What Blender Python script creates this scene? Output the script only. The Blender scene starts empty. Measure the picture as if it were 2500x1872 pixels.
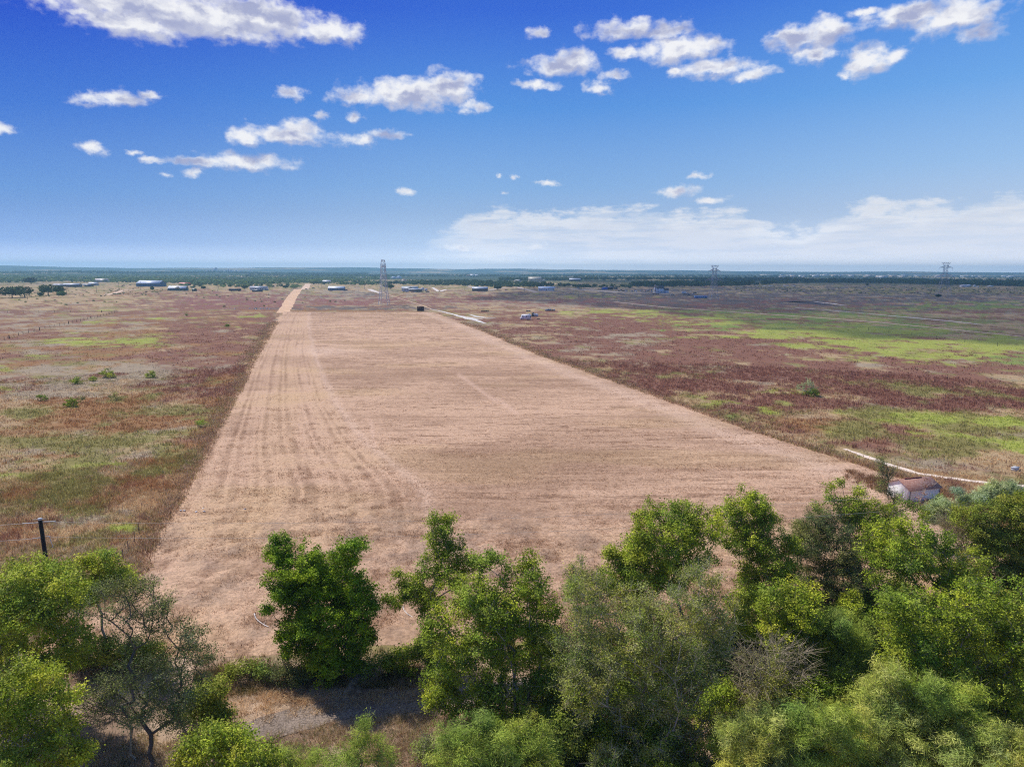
import bpy, math, random
import numpy as np
from mathutils import Vector, Matrix
SC = bpy.context.scene
COL = SC.collection
R = math.radians
RNG = np.random.default_rng(7)
random.seed(7)

# ---------------------------------------------------------------- camera
FPX, CXP, CYP, CAMH = 1667.0, 1250.0, 936.0, 30.0      # focal length and centre in photo pixels, drone height in metres
PITCH, ROLL = R(9.37), R(0.2)
cam_d = bpy.data.cameras.new('camera')
cam = bpy.data.objects.new('camera', cam_d)
COL.objects.link(cam)
CM = Matrix.Rotation(R(90) - PITCH, 3, 'X') @ Matrix.Rotation(ROLL, 3, 'Z')
cam.matrix_world = Matrix.Translation((0, 0, CAMH)) @ CM.to_4x4()
cam_d.sensor_width = 36.0
cam_d.lens = 36.0 * FPX / 2500.0
cam_d.clip_start = 0.5
cam_d.clip_end = 60000.0
SC.camera = cam
CMn = np.array(CM)

# ---------------------------------------------------------------- sun and exposure
SUN_EL = R(52.0)
SUN_H = (-0.79, 0.613)                                   # horizontal direction towards the sun
sh = math.hypot(*SUN_H)
SUN = Vector((SUN_H[0] / sh * math.cos(SUN_EL), SUN_H[1] / sh * math.cos(SUN_EL), math.sin(SUN_EL)))
sd = bpy.data.lights.new('sun', 'SUN')
sd.energy = 4.0
sd.angle = R(0.53)
sd.color = (1.0, 0.95, 0.87)
so = bpy.data.objects.new('sun', sd)
so.rotation_euler = (-SUN).to_track_quat('-Z', 'Y').to_euler()
so.location = (0, 0, 80)
COL.objects.link(so)
SC.view_settings.view_transform = 'Standard'
SC.view_settings.look = 'None'
SC.view_settings.exposure = 0.0
SC.view_settings.gamma = 1.0
SC.render.engine = 'CYCLES'
cy = SC.cycles
cy.max_bounces = 6
cy.diffuse_bounces = 4
cy.glossy_bounces = 1
cy.transmission_bounces = 3
cy.transparent_max_bounces = 8
cy.volume_bounces = 1
cy.use_denoising = False
cy.pixel_filter_type = 'BLACKMAN_HARRIS'
cy.filter_width = 1.15
cy.caustics_reflective = False
cy.caustics_refractive = False
cy.use_adaptive_sampling = True
cy.adaptive_threshold = 0.015
cy.sample_clamp_indirect = 4.0

def ray(px, py):
    """unit world direction through a photo pixel"""
    d = CMn @ np.array([(px - CXP) / FPX, -(py - CYP) / FPX, -1.0])
    return d / np.linalg.norm(d)

def G(px, py, z=0.0):
    """where the ground (height z) lies at a photo pixel"""
    d = ray(px, py)
    t = (z - CAMH) / d[2]
    return np.array([d[0] * t, d[1] * t, z])

def AT(px, py, depth):
    """world point at photo pixel and given depth along the view axis"""
    d = CMn @ np.array([(px - CXP) / FPX, -(py - CYP) / FPX, -1.0])
    return np.array([0, 0, CAMH]) + d * depth

def DEPTH(p):
    return float(-(CMn.T @ (np.array(p) - np.array([0, 0, CAMH])))[2])

def PX(x, y, z=0.0):
    """photo pixel of world points (arrays); points behind are pushed far away"""
    P = np.stack([x, y, np.full_like(x, z) - CAMH], -1) @ CMn
    w = np.where(-P[..., 2] > 1.0, -P[..., 2], np.nan)
    return np.nan_to_num(CXP + FPX * P[..., 0] / w, nan=-9e4), np.nan_to_num(CYP - FPX * P[..., 1] / w, nan=9e4)

# ---------------------------------------------------------------- node helper
class NT:
    def __init__(s, tree):
        s.t = tree; s.n = tree.nodes; s.l = tree.links
    def new(s, typ, **kw):
        n = s.n.new(typ)
        for k, v in kw.items(): setattr(n, k, v)
        return n
    def put(s, sock, v):
        if v is None: return
        if isinstance(v, bpy.types.NodeSocket): s.l.new(v, sock)
        else: sock.default_value = v
    def m(s, op, a, b=None, c=None, clamp=False):
        n = s.new('ShaderNodeMath', operation=op, use_clamp=clamp)
        for i, v in enumerate((a, b, c)): s.put(n.inputs[i], v)
        return n.outputs[0]
    def v(s, op, a, b=None, out=0):
        n = s.new('ShaderNodeVectorMath', operation=op)
        s.put(n.inputs[0], a)
        if b is not None: s.put(n.inputs[1], b)
        return n.outputs[out]
    def scale(s, a, k):
        n = s.new('ShaderNodeVectorMath', operation='SCALE')
        s.put(n.inputs[0], a); s.put(n.inputs[3], k)
        return n.outputs[0]
    def ss(s, x, lo, hi, a=0.0, b=1.0):
        n = s.new('ShaderNodeMapRange', interpolation_type='SMOOTHSTEP')
        s.put(n.inputs[0], x)
        for i, q in enumerate((lo, hi, a, b)): s.put(n.inputs[1 + i], q)
        return n.outputs[0]
    def mix(s, f, a, b, bt='MIX'):
        n = s.new('ShaderNodeMix', data_type='RGBA', blend_type=bt)
        s.put(n.inputs[0], f); s.put(n.inputs[6], a); s.put(n.inputs[7], b)
        return n.outputs[2]
    def noise(s, vec, scale, detail=4, rough=0.55, dist=0.0, dim='3D', out=0):
        n = s.new('ShaderNodeTexNoise', noise_dimensions=dim)
        if vec is not None: s.put(n.inputs['Vector'], vec)
        s.put(n.inputs['Scale'], scale); s.put(n.inputs['Detail'], detail)
        s.put(n.inputs['Roughness'], rough); s.put(n.inputs['Distortion'], dist)
        return n.outputs[out]
    def ramp(s, f, pts, interp='LINEAR'):
        n = s.new('ShaderNodeValToRGB'); cr = n.color_ramp; cr.interpolation = interp
        s.put(n.inputs[0], f)
        while len(cr.elements) < len(pts): cr.elements.new(0.5)
        for e, (p, c) in zip(cr.elements, pts):
            e.position = p; e.color = (*c[:3], 1.0)
        return n.outputs[0]

def lin(r, g, b):
    f = lambda c: c / 12.92 if c <= 0.04045 else ((c + 0.055) / 1.055) ** 2.4
    return (f(r / 255), f(g / 255), f(b / 255))

# ---------------------------------------------------------------- sky
W = bpy.data.worlds.new("World")
SC.world = W
W.use_nodes = True
wt = NT(W.node_tree)
wt.n.clear()
sky = wt.new('ShaderNodeTexSky', sky_type='NISHITA')
sky.sun_disc = False
sky.sun_elevation = SUN_EL
sky.sun_rotation = math.atan2(SUN.x, SUN.y)
sky.altitude = 150
sky.air_density = 1.0; sky.dust_density = 0.6; sky.ozone_density = 2.0
tc = wt.new('ShaderNodeTexCoord')
dirv = wt.v('NORMALIZE', tc.outputs['Generated'])
sep = wt.new('ShaderNodeSeparateXYZ'); wt.l.new(dirv, sep.inputs[0])
dx, dy, dz = sep.outputs
az = wt.m('MULTIPLY', wt.m('ARCTAN2', dx, dy), 57.2958)            # degrees, 0 = straight ahead, + right
el = wt.m('MULTIPLY', wt.m('ARCSINE', dz), 57.2958)
def azel(px, py):
    d = ray(px, py)
    return math.degrees(math.atan2(d[0], d[1])), math.degrees(math.asin(d[2]))
elf = wt.m('DIVIDE', el, 30.0, clamp=True)
skyL = wt.ramp(elf, [(0.0, lin(158, 180, 222)), (0.06, lin(138, 168, 220)), (0.18, lin(106, 154, 221)), (0.36, lin(64, 118, 214)), (0.60, lin(28, 66, 202)), (1.0, lin(16, 44, 170))])
skyM = wt.ramp(elf, [(0.0, lin(196, 208, 228)), (0.08, lin(176, 198, 228)), (0.22, lin(136, 178, 228)), (0.42, lin(88, 148, 224)), (0.64, lin(56, 106, 214)), (1.0, lin(36, 80, 180))])
skyR = wt.ramp(elf, [(0.0, lin(212, 218, 230)), (0.10, lin(200, 214, 234)), (0.25, lin(158, 196, 238)), (0.42, lin(112, 170, 234)), (0.66, lin(70, 134, 224)), (1.0, lin(50, 100, 200))])
fl = wt.m('SUBTRACT', 1.0, wt.ss(az, -42.0, 0.0))
fr = wt.ss(az, 0.0, 42.0)
cloudsky = wt.mix(fr, wt.mix(fl, skyM, skyL), skyR)

av = wt.new('ShaderNodeCombineXYZ'); wt.l.new(az, av.inputs[0]); wt.l.new(el, av.inputs[1])
AE = av.outputs[0]
wn = wt.noise(wt.v('MULTIPLY', AE, (0.60, 0.85, 1.0)), 1.0, 8, 0.66, dim='2D', out=1)   # warp field
warp = wt.v('MULTIPLY', wt.v('SUBTRACT', wn, (0.5, 0.5, 0.5)), (1.5, 0.85, 0.0))
P = wt.v('ADD', AE, warp)
# the clouds of the photograph: (centre x, y, half width, half height) in photo pixels
CL = [
 (420, 28, 330, 52), (230, 4, 190, 16), (330, 55, 150, 40), (620, 42, 200, 46), (790, 78, 110, 26), (560, 72, 160, 28), (200, 28, 60, 12),
 (225, 242, 55, 14), (300, 240, 60, 16), (362, 232, 30, 9), (8, 315, 30, 11), (225, 362, 36, 14), (325, 372, 22, 6), (374, 392, 26, 8),
 (500, 393, 80, 11), (600, 395, 115, 18), (395, 425, 16, 7), (475, 424, 27, 11),
 (600, 335, 40, 18), (700, 330, 120, 24), (730, 318, 50, 26), (880, 340, 40, 14), (945, 328, 45, 12),
 (710, 226, 34, 15), (1000, 230, 150, 34), (1085, 215, 85, 36), (865, 240, 60, 14), (1160, 262, 40, 14), (780, 282, 18, 9), (865, 285, 20, 13),
 (990, 470, 22, 8), 
 (1318, 80, 24, 12), (1370, 160, 90, 27), (1400, 150, 50, 28), (1305, 208, 55, 10), (1462, 214, 36, 15), (1500, 182, 32, 13),
 (1530, 72, 105, 22), (1630, 78, 60, 24), (1660, 120, 110, 34), (1530, 132, 40, 14), (1730, 110, 45, 18), (1740, 165, 100, 24), (1840, 182, 60, 14), (1650, 174, 25, 9),
 (1960, 90, 90, 30), (2020, 80, 70, 34), (1990, 130, 60, 24), (2120, 150, 65, 34), (2180, 135, 40, 18), (1900, 90, 25, 8), (2060, 185, 18, 8),
 (2230, 35, 140, 28), (2330, 40, 130, 40), (2390, 78, 60, 20), (2120, 30, 50, 9),
 (1700, 428, 28, 7), (1655, 468, 50, 13), (1735, 488, 38, 8), (1330, 448, 30, 6), (1258, 434, 10, 7), (1215, 428, 8, 5), (1235, 474, 10, 4),
 (1125, 605, 35, 9), (1310, 600, 30, 9),
]
def cloud_field(Pv):
    fld = None
    for (cx, cyy, rx, ry) in CL:
        a0, e0 = azel(cx, cyy)
        ax, _ = azel(cx + rx, cyy); _, ey = azel(cx, cyy - ry)
        ra, re = max(abs(ax - a0), 0.15) * 1.05, max(abs(ey - e0), 0.12) * 1.22
        q = wt.v('MULTIPLY', wt.v('SUBTRACT', Pv, (a0, e0, 0)), (1 / ra, 1 / re, 0))
        f = wt.m('MULTIPLY', wt.m('SUBTRACT', 1.0, wt.v('LENGTH', q, out=1)), min(1.6, 0.5 + 0.45 * re))
        fld = f if fld is None else wt.m('MAXIMUM', fld, f)
    return fld
fld = cloud_field(P)
above = cloud_field(wt.v('ADD', P, (-0.25, 0.55, 0.0)))      # how much cloud stands above a point: its base is greyer
fine = wt.noise(wt.v('MULTIPLY', AE, (0.85, 1.25, 1.0)), 1.0, 7, 0.52, dim='2D')
den = wt.m('ADD', fld, wt.m('MULTIPLY', wt.m('SUBTRACT', fine, 0.47), 1.35))
calpha = wt.ss(den, -0.16, 0.70)
# billow relief: the noise sampled a little towards the light
b1 = wt.noise(wt.v('MULTIPLY', P, (0.30, 0.55, 1.0)), 1.0, 5, 0.5, dim='2D')
b2 = wt.noise(wt.v('MULTIPLY', wt.v('ADD', P, (-0.4, 0.9, 0.0)), (0.30, 0.55, 1.0)), 1.0, 5, 0.5, dim='2D')
rel = wt.m('SUBTRACT', b1, b2)
light = wt.ss(wt.m('ADD', wt.m('MULTIPLY', rel, 2.0), wt.m('MULTIPLY', den, -0.42)), -0.78, -0.05)
light = wt.m('MULTIPLY', light, wt.ss(wt.m('SUBTRACT', above, fld), 0.02, 0.42, 1.0, 0.30))
ccol = wt.mix(light, (*lin(170, 176, 208), 1), (*lin(248, 248, 250), 1))
s1 = wt.mix(wt.m('MULTIPLY', calpha, 0.97), cloudsky, ccol)
# the low bank of cloud along the horizon on the right
top = wt.ss(az, -9.0, -3.0, 1.5, 5.0)
dip = wt.ss(wt.m('ABSOLUTE', wt.m('SUBTRACT', az, 22.0)), 0.0, 5.0, -1.7, 0.0)
bn = wt.noise(wt.v('MULTIPLY', AE, (0.35, 0.9, 1.0)), 1.0, 7, 0.6, dim='2D')
bd = wt.m('ADD', wt.m('SUBTRACT', wt.m('ADD', top, dip), el), wt.m('MULTIPLY', wt.m('SUBTRACT', bn, 0.5), 3.6))
bh = wt.noise(wt.v('MULTIPLY', AE, (0.16, 1.5, 1.0)), 1.0, 7, 0.62, dim='2D')
bal = wt.m('MULTIPLY', wt.ss(bd, -0.1, 0.9), wt.ss(bh, 0.34, 0.58, 0.52, 1.0))
bal = wt.m('MULTIPLY', bal, wt.ss(az, -9.0, -2.0))
bcol = wt.mix(wt.ss(bd, 0.1, 2.2), (*lin(242, 244, 248), 1), (*lin(222, 226, 236), 1))
s2 = wt.mix(wt.m('MULTIPLY', bal, 0.85), s1, bcol)
glow = wt.m('ADD', wt.ss(el, -0.5, 5.0, 0.42, 0.0), wt.m('ADD', 1.0, wt.m('MULTIPLY', wt.ss(az, -12.0, 15.0, 0.0, 0.05), wt.ss(el, -0.5, 5.0, 1.0, 0.0))))
s2 = wt.scale(s2, glow)
s2 = wt.v('ADD', s2, wt.scale((0.54, 0.50, 0.44), wt.m('MULTIPLY', wt.ss(el, -0.4, 2.2, 1.0, 0.0), wt.ss(az, -15.0, 20.0, 1.0, 0.75))))
hi = wt.ss(el, 24.0, 55.0)
skymix = wt.mix(hi, wt.scale(s2, 10.0), sky.outputs[0])
bg = wt.new('ShaderNodeBackground')
wt.l.new(skymix, bg.inputs[0]); bg.inputs[1].default_value = 0.1
wo = wt.new('ShaderNodeOutputWorld'); wt.l.new(bg.outputs[0], wo.inputs[0])
W.cycles.sampling_method = 'MANUAL'
W.cycles.sample_map_resolution = 512

# ---------------------------------------------------------------- numpy noise
def _h(ix, iy, s):
    h = (ix.astype(np.int64) * 374761393 + iy.astype(np.int64) * 668265263 + s * 974634777) & 0xffffffff
    h = ((h ^ (h >> 13)) * 1274126177) & 0xffffffff
    return ((h ^ (h >> 16)) & 0xffffff) / float(0xffffff)
def vnoise(x, y, s=0):
    ix, iy = np.floor(x), np.floor(y)
    fx, fy = x - ix, y - iy
    fx = fx * fx * (3 - 2 * fx); fy = fy * fy * (3 - 2 * fy)
    a, b, c, d = _h(ix, iy, s), _h(ix + 1, iy, s), _h(ix, iy + 1, s), _h(ix + 1, iy + 1, s)
    return (a * (1 - fx) + b * fx) * (1 - fy) + (c * (1 - fx) + d * fx) * fy
def fbm(x, y, oct=4, s=0, g=0.5):
    t, a, n = 0.0, 1.0, 0.0
    for i in range(oct):
        t = t + a * vnoise(x * 2 ** i + 17.3 * i, y * 2 ** i - 9.1 * i, s + i); n += a; a *= g
    return t / n
def sst(x, lo, hi):
    t = np.clip((x - lo) / (hi - lo), 0, 1)
    return t * t * (3 - 2 * t)

# ---------------------------------------------------------------- object helpers
def mesh_np(name, V, F, mat=None, col=None, parent=None, smooth=False, loc=None):
    """one mesh object from numpy arrays; F is an (n,3) or (n,4) array or a list of such arrays"""
    V = np.asarray(V, np.float32)
    Fs = F if isinstance(F, list) else [F]
    Fs = [np.asarray(f, np.int32) for f in Fs if len(f)]
    idx = np.concatenate([f.ravel() for f in Fs])
    tot = np.concatenate([np.full(len(f), f.shape[1], np.int32) for f in Fs])
    start = np.concatenate([[0], np.cumsum(tot)[:-1]]).astype(np.int32)
    me = bpy.data.meshes.new(name)
    me.vertices.add(len(V)); me.vertices.foreach_set('co', V.ravel())
    me.loops.add(len(idx)); me.loops.foreach_set('vertex_index', idx)
    me.polygons.add(len(tot)); me.polygons.foreach_set('loop_start', start)
    try: me.polygons.foreach_set('loop_total', tot)
    except Exception: pass
    if smooth: me.polygons.foreach_set('use_smooth', np.ones(len(tot), bool))
    if col is not None:
        a = me.color_attributes.new('Col', 'FLOAT_COLOR', 'POINT')
        c = np.ones((len(V), 4), np.float32); c[:, :3] = col
        a.data.foreach_set('color', c.ravel())
    me.update(calc_edges=True)
    if mat is not None: me.materials.append(mat)
    o = bpy.data.objects.new(name, me)
    COL.objects.link(o)
    if parent is not None: o.parent = parent
    if loc is not None: o.location = loc
    return o
def tag(o, label=None, cat=None, group=None, kind=None):
    if label: o['label'] = label
    if cat: o['category'] = cat
    if group: o['group'] = group
    if kind: o['kind'] = kind
    return o
def empty(name, loc=(0, 0, 0), rz=0.0, label=None, cat=None, group=None):
    o = bpy.data.objects.new(name, None); COL.objects.link(o)
    o.location = [float(q) for q in loc]; o.rotation_euler = (0, 0, rz)
    o.empty_display_size = 0.3
    return tag(o, label, cat, group)

def mat_simple(name, c, rough=0.8, var=0.15, scale=3.0, metal=0.0, spec=0.3):
    m = bpy.data.materials.new(name); m.use_nodes = True
    t = NT(m.node_tree); b = t.n['Principled BSDF']
    tcn = t.new('ShaderNodeTexCoord')
    n = t.noise(tcn.outputs['Object'], scale, 4, 0.6)
    k = t.m('MULTIPLY_ADD', n, 2 * var, 1 - var)
    t.l.new(t.scale(c, k), b.inputs['Base Color'])
    b.inputs['Roughness'].default_value = rough; b.inputs['Metallic'].default_value = metal
    b.inputs['Specular IOR Level'].default_value = spec
    return m
def mat_attr(name, rough=0.9, nscale=2.0, nvar=0.25, transl=0.0, bump=0.0, bscale=3.0, spec=0.15, stretch=(1, 1, 1)):
    """base colour from the mesh's own colour attribute, mottled by fine noise"""
    m = bpy.data.materials.new(name); m.use_nodes = True
    t = NT(m.node_tree); b = t.n['Principled BSDF']; out = t.n['Material Output']
    at = t.new('ShaderNodeAttribute', attribute_name='Col')
    c = at.outputs['Color']
    tcn = t.new('ShaderNodeTexCoord')
    ov = t.v('MULTIPLY', tcn.outputs['Object'], stretch)
    if nvar > 0:
        n = t.noise(ov, nscale, 5, 0.7)
        c = t.scale(c, t.m('MULTIPLY_ADD', t.ss(n, 0.3, 0.7), 2 * nvar, 1 - nvar))
    t.l.new(c, b.inputs['Base Color'])
    b.inputs['Roughness'].default_value = rough
    b.inputs['Specular IOR Level'].default_value = spec
    if bump > 0:
        bn = t.new('ShaderNodeBump'); bn.inputs['Strength'].default_value = 1.0; bn.inputs['Distance'].default_value = bump
        t.l.new(t.noise(ov, bscale, 5, 0.7), bn.inputs['Height'])
        t.l.new(bn.outputs[0], b.inputs['Normal'])
    if transl > 0:
        tr = t.new('ShaderNodeBsdfTranslucent'); t.l.new(c, tr.inputs[0])
        mx = t.new('ShaderNodeMixShader'); mx.inputs[0].default_value = transl
        t.l.new(b.outputs[0], mx.inputs[1]); t.l.new(tr.outputs[0], mx.inputs[2])
        t.l.new(mx.outputs[0], out.inputs[0])
    return m
# ================================================================ ground
TAN, GTAN, RED = np.array(lin(178, 152, 116)), np.array(lin(162, 145, 122)), np.array(lin(134, 95, 78))
PUR, OLV, YEL = np.array(lin(138, 94, 86)), np.array(lin(136, 128, 76)), np.array(lin(158, 164, 78))
BRN, GRN, DRT = np.array(lin(150, 112, 76)), np.array(lin(126, 142, 74)), np.array(lin(190, 160, 138))
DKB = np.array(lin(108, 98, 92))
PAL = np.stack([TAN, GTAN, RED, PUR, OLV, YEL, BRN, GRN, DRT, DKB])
# soft patches on the ground: photo x, y, half width, half height, palette index, strength, edge roughness
PATCH = [
 (230, 832, 160, 14, 5, 1.5), (110, 868, 30, 5, 5, 1), (265, 786, 65, 6, 5, 1.3), (385, 778, 30, 4, 5, .8), (470, 777, 38, 4, 5, 1.3), (625, 771, 40, 6, 5, 1.4), (570, 801, 40, 5, 5, 1.0),
 (400, 815, 30, 5, 5, .9), (15, 896, 40, 9, 5, 1.2), (460, 898, 45, 8, 5, .9), (300, 1141, 90, 12, 5, 1.6), (65, 1170, 90, 14, 5, 1.6), (445, 1127, 40, 8, 5, 1.4), (20, 950, 60, 14, 5, .7),
 (60, 1010, 60, 14, 4, .8), (560, 980, 50, 8, 5, .6), (450, 880, 100, 10, 4, .6), (450, 925, 60, 14, 5, .5),
 (270, 900, 210, 26, 1, 1.5), (120, 950, 150, 30, 1, 1.2), (400, 975, 120, 20, 1, .6),
 (140, 800, 170, 34, 1, 1.0), (120, 815, 200, 30, 6, .8), (150, 790, 200, 12, 3, .5), (60, 815, 90, 8, 3, .6),
 (600, 735, 120, 20, 3, 2.0), (450, 742, 110, 12, 3, 1.5), (610, 760, 110, 8, 2, .8),
 (560, 830, 160, 60, 2, 1.5), (560, 900, 110, 60, 2, 1.5), (300, 1020, 300, 50, 6, .9), (200, 1100, 220, 40, 6, .8), (330, 1130, 200, 50, 4, .5),
 (180, 1230, 250, 60, 0, .9), (320, 1260, 120, 20, 2, .9), (60, 1310, 90, 24, 2, 1.0), (310, 1290, 30, 14, 5, .8), (250, 1330, 120, 40, 0, 1.0),
 (130, 730, 180, 20, 0, 1.1), (250, 757, 180, 6, 5, .35), (60, 725, 120, 10, 4, .5), (350, 715, 200, 12, 6, .4),
 # strip behind the mown field
 (850, 725, 160, 24, 1, .9), (840, 742, 170, 8, 3, .7), (1000, 768, 400, 5, 0, .8), (800, 748, 160, 4, 6, .8),
 # the right hand field
 (1200, 733, 190, 22, 3, .8), (1180, 728, 120, 10, 2, .9), (1300, 745, 200, 12, 1, .9), (1180, 750, 120, 8, 0, .8), (1400, 722, 170, 7, 5, .7), (1350, 724, 120, 5, 0, 1.2),
 (1420, 800, 260, 40, 2, 1.6), (1560, 850, 300, 60, 2, 1.8), (1800, 910, 330, 60, 2, 1.8), (2250, 900, 280, 40, 2, 1.7), (2350, 980, 230, 32, 2, 1.5), (1900, 940, 250, 30, 2, 1.0),
 (1500, 830, 120, 24, 1, .9), (1560, 880, 60, 10, 1, 1.0),
 (1500, 762, 180, 8, 5, 1.0), (1430, 757, 130, 5, 0, .6), (1700, 780, 180, 12, 5, 1.0), (1800, 795, 260, 10, 7, 1.2), (2050, 815, 260, 24, 5, 1.6), (2300, 850, 260, 28, 5, 1.7), (2450, 870, 120, 16, 7, 1.2),
 (2200, 800, 340, 22, 7, .8), (1950, 772, 340, 12, 7, .9), (2350, 745, 220, 12, 7, 1.4), (2200, 752, 200, 8, 5, .4), (1700, 760, 200, 6, 7, .6),
 (1750, 905, 100, 14, 1, .9), (1960, 930, 160, 24, 8, .9), (2200, 950, 100, 18, 4, 1.6), (2140, 960, 120, 12, 7, .6), (1990, 960, 130, 14, 5, .8), (1700, 925, 120, 10, 0, 1.0),
 (1740, 975, 50, 14, 5, 1.0), (1870, 1000, 160, 14, 5, .9), (2250, 1010, 250, 10, 5, .4), (2420, 1028, 180, 16, 5, 1.7), (2080, 1060, 60, 12, 5, 1.4), (2300, 1085, 180, 30, 5, .8),
 (2200, 1040, 260, 40, 4, .9), (2000, 1040, 180, 24, 6, .7), (2230, 1065, 120, 14, 2, .8), (2420, 1055, 100, 14, 1, 1.0), (2300, 1120, 260, 26, 4, .8), (2350, 1145, 120, 14, 2, .6),
 (1900, 1075, 120, 16, 7, 1.3), (2050, 1115, 60, 12, 7, .9), (1700, 1020, 90, 20, 7, .8), (1790, 1050, 60, 14, 0, .9),
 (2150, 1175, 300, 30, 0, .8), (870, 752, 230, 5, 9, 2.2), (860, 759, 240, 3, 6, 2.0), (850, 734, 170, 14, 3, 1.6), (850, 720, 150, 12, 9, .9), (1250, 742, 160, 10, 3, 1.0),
 (1500, 722, 320, 14, 9, 1.1), (1900, 728, 420, 18, 9, 1.5), (2300, 735, 300, 16, 9, 1.0), (2100, 708, 420, 12, 9, 1.0), (1650, 742, 260, 8, 9, .8), (2000, 760, 300, 5, 9, .6), (1600, 705, 300, 8, 9, .6),  # dark grey-brown ground; some of the cloud's shade is put into this tone
 (1450, 690, 300, 8, 4, .9), (2430, 805, 160, 14, 0, .8),
 (300, 790, 300, 30, 2, .5), (350, 860, 280, 30, 6, .9), (200, 855, 200, 18, 2, .7), (420, 790, 200, 20, 6, .8), (130, 880, 160, 22, 4, .6), (500, 940, 120, 30, 6, .6),
 (1900, 735, 500, 14, 3, .9), (1700, 745, 200, 8, 3, .8), (1500, 735, 150, 8, 3, .6), (2200, 725, 400, 10, 1, .7), (2100, 742, 200, 5, 3, .7), (2350, 765, 250, 8, 3, .8), (2200, 710, 350, 8, 4, 1.0), (1600, 712, 300, 8, 1, .9),
]
MOWN_L = [(330, 1400), (352, 1340), (395, 1260), (430, 1210), (485, 1110), (540, 1010), (575, 950), (605, 890), (640, 830), (665, 790), (690, 762)]
MOWN_R = [(2400, 1290), (2330, 1208), (2225, 1170), (2020, 1105), (1880, 1062), (1700, 1000), (1500, 928), (1330, 868), (1180, 805), (1095, 775), (1058, 762)]
ML = np.array([G(*p)[:2] for p in MOWN_L]); MR = np.array([G(*p)[:2] for p in MOWN_R])
def edgeL(y): return np.interp(y, ML[:, 1], ML[:, 0])
def edgeR(y): return np.interp(y, MR[:, 1], MR[:, 0])
def ground_mix(x, y):
    """weights of the ground cover at world x, y"""
    X, Y = PX(x, y)
    wx = x + 10 * (fbm(x / 22, y / 22, 3, 50) - .5); wy = y + 14 * (fbm(x / 22, y / 22, 3, 60) - .5)
    XW, YW = PX(wx, wy)
    w = np.zeros((len(x), 10))
    right = sst(X, 900, 1300)
    near = sst(Y, 850, 1150)
    w[:, 0] = .52 + .12 * near; w[:, 1] = .36; w[:, 2] = .62 - .3 * near; w[:, 3] = .1
    w[:, 4] = .42 + .10 * near; w[:, 5] = .02 + .1 * right; w[:, 6] = .28 + .10 * near - .2 * right; w[:, 7] = .06; w[:, 8] = .06
    far = 1 - sst(Y, 690, 730)
    w[:, 2] *= 1 - .6 * far; w[:, 0] += .3 * far; w[:, 4] += .3 * far
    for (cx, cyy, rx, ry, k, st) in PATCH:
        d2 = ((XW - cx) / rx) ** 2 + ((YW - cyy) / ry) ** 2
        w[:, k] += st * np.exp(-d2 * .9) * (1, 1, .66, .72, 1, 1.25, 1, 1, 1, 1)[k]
    for k in range(10):
        n = fbm(x / 13 + 31 * k, y / 13, 6, 100 + 13 * k, .70)
        w[:, k] *= np.clip((n - .24) * 2.4, .03, 2) ** 1.8
    w = np.maximum(w, 1e-4) ** 4.5
    return w / w.sum(1, keepdims=True)
def ground_color(x, y):
    w = ground_mix(x, y)
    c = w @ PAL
    f = .82 + .36 * fbm(x / 3.1, y / 3.1, 4, 300)
    c = c * f[:, None]
    # bare soil and leaf litter close to the tree line
    X, Y = PX(x, y)
    n = fbm(x / 2.5, y / 2.5, 4, 410)
    lit = np.where(n[:, None] > .5, np.array(lin(186, 160, 136)), np.array(lin(146, 122, 102))) * (.7 + .6 * fbm(x / .8, y / .8, 3, 420))[:, None]
    t = (sst(Y, 1560, 1640) * (n * 0 + 1))[:, None]
    t = np.where((Y > 5000)[:, None], 0, t)
    return c * (1 - t) + lit * t
def hill(x, y):
    r = np.hypot(x, y); a = np.degrees(np.arctan2(x, y))
    base = sst(r, 6200, 9500)
    e = 32 + 20 * (1 - sst(a, -20, 30)) + 10 * np.exp(-((a + 12) / 6) ** 2) + 8 * np.exp(-((a - 2) / 8) ** 2) + 8 * np.exp(-((a + 38) / 5) ** 2)
    h = base * (e + 34 * (fbm(a / 6 + 40, r / 2500, 5, 500) - .5))
    mid = sst(r, 3200, 4200) * (1 - sst(r, 4300, 6000)) * (1 - sst(a, -26, -12)) * 18 * fbm(a / 4 + 9, r / 900, 3, 510)
    return h + mid
# ring radii follow what the eye resolves; columns are dense ahead and coarse behind
rr = [0.5, 8, 16, 24, 30]
while rr[-1] < 10500:
    rr.append(rr[-1] + min(max(rr[-1] ** 2 / (CAMH * 800.0), 0.12), 160))
rr = np.array(rr)
aa = np.concatenate([np.linspace(-44, 44, 760), np.arange(50, 315.5, 6.0)])
A, Rr = np.meshgrid(np.radians(aa), rr)
gx, gy = (Rr * np.sin(A)).ravel(), (Rr * np.cos(A)).ravel()
gz = hill(gx, gy)
gz = np.where(np.hypot(gx, gy) < 1500, gz, gz)
nr, na = A.shape
i = np.arange(nr - 1)[:, None] * na; j = np.arange(na)[None, :]; j2 = (j + 1) % na
F = np.stack([i + j, i + na + j, i + na + j2, i + j2], -1).reshape(-1, 4)
gc = np.tile(TAN, (len(gx), 1))
sel = (np.abs(np.degrees(np.arctan2(gx, gy))) < 46) & (gy > 5)
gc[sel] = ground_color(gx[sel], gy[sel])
rad = np.hypot(gx, gy)
wood = (sst(rad, 1350, 2400) * sst(fbm(gx / 420, gy / 420, 5, 700), .32, .46))[:, None]
gc = gc * (1 - wood) + np.array([.045, .07, .035]) * wood
F = F[:, ::-1]
M_GROUND = mat_attr('wild_ground', .95, 1.6, .22, bump=.08, bscale=1.3)
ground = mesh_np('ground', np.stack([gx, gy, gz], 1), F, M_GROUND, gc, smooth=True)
tag(ground, kind='structure')

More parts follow.
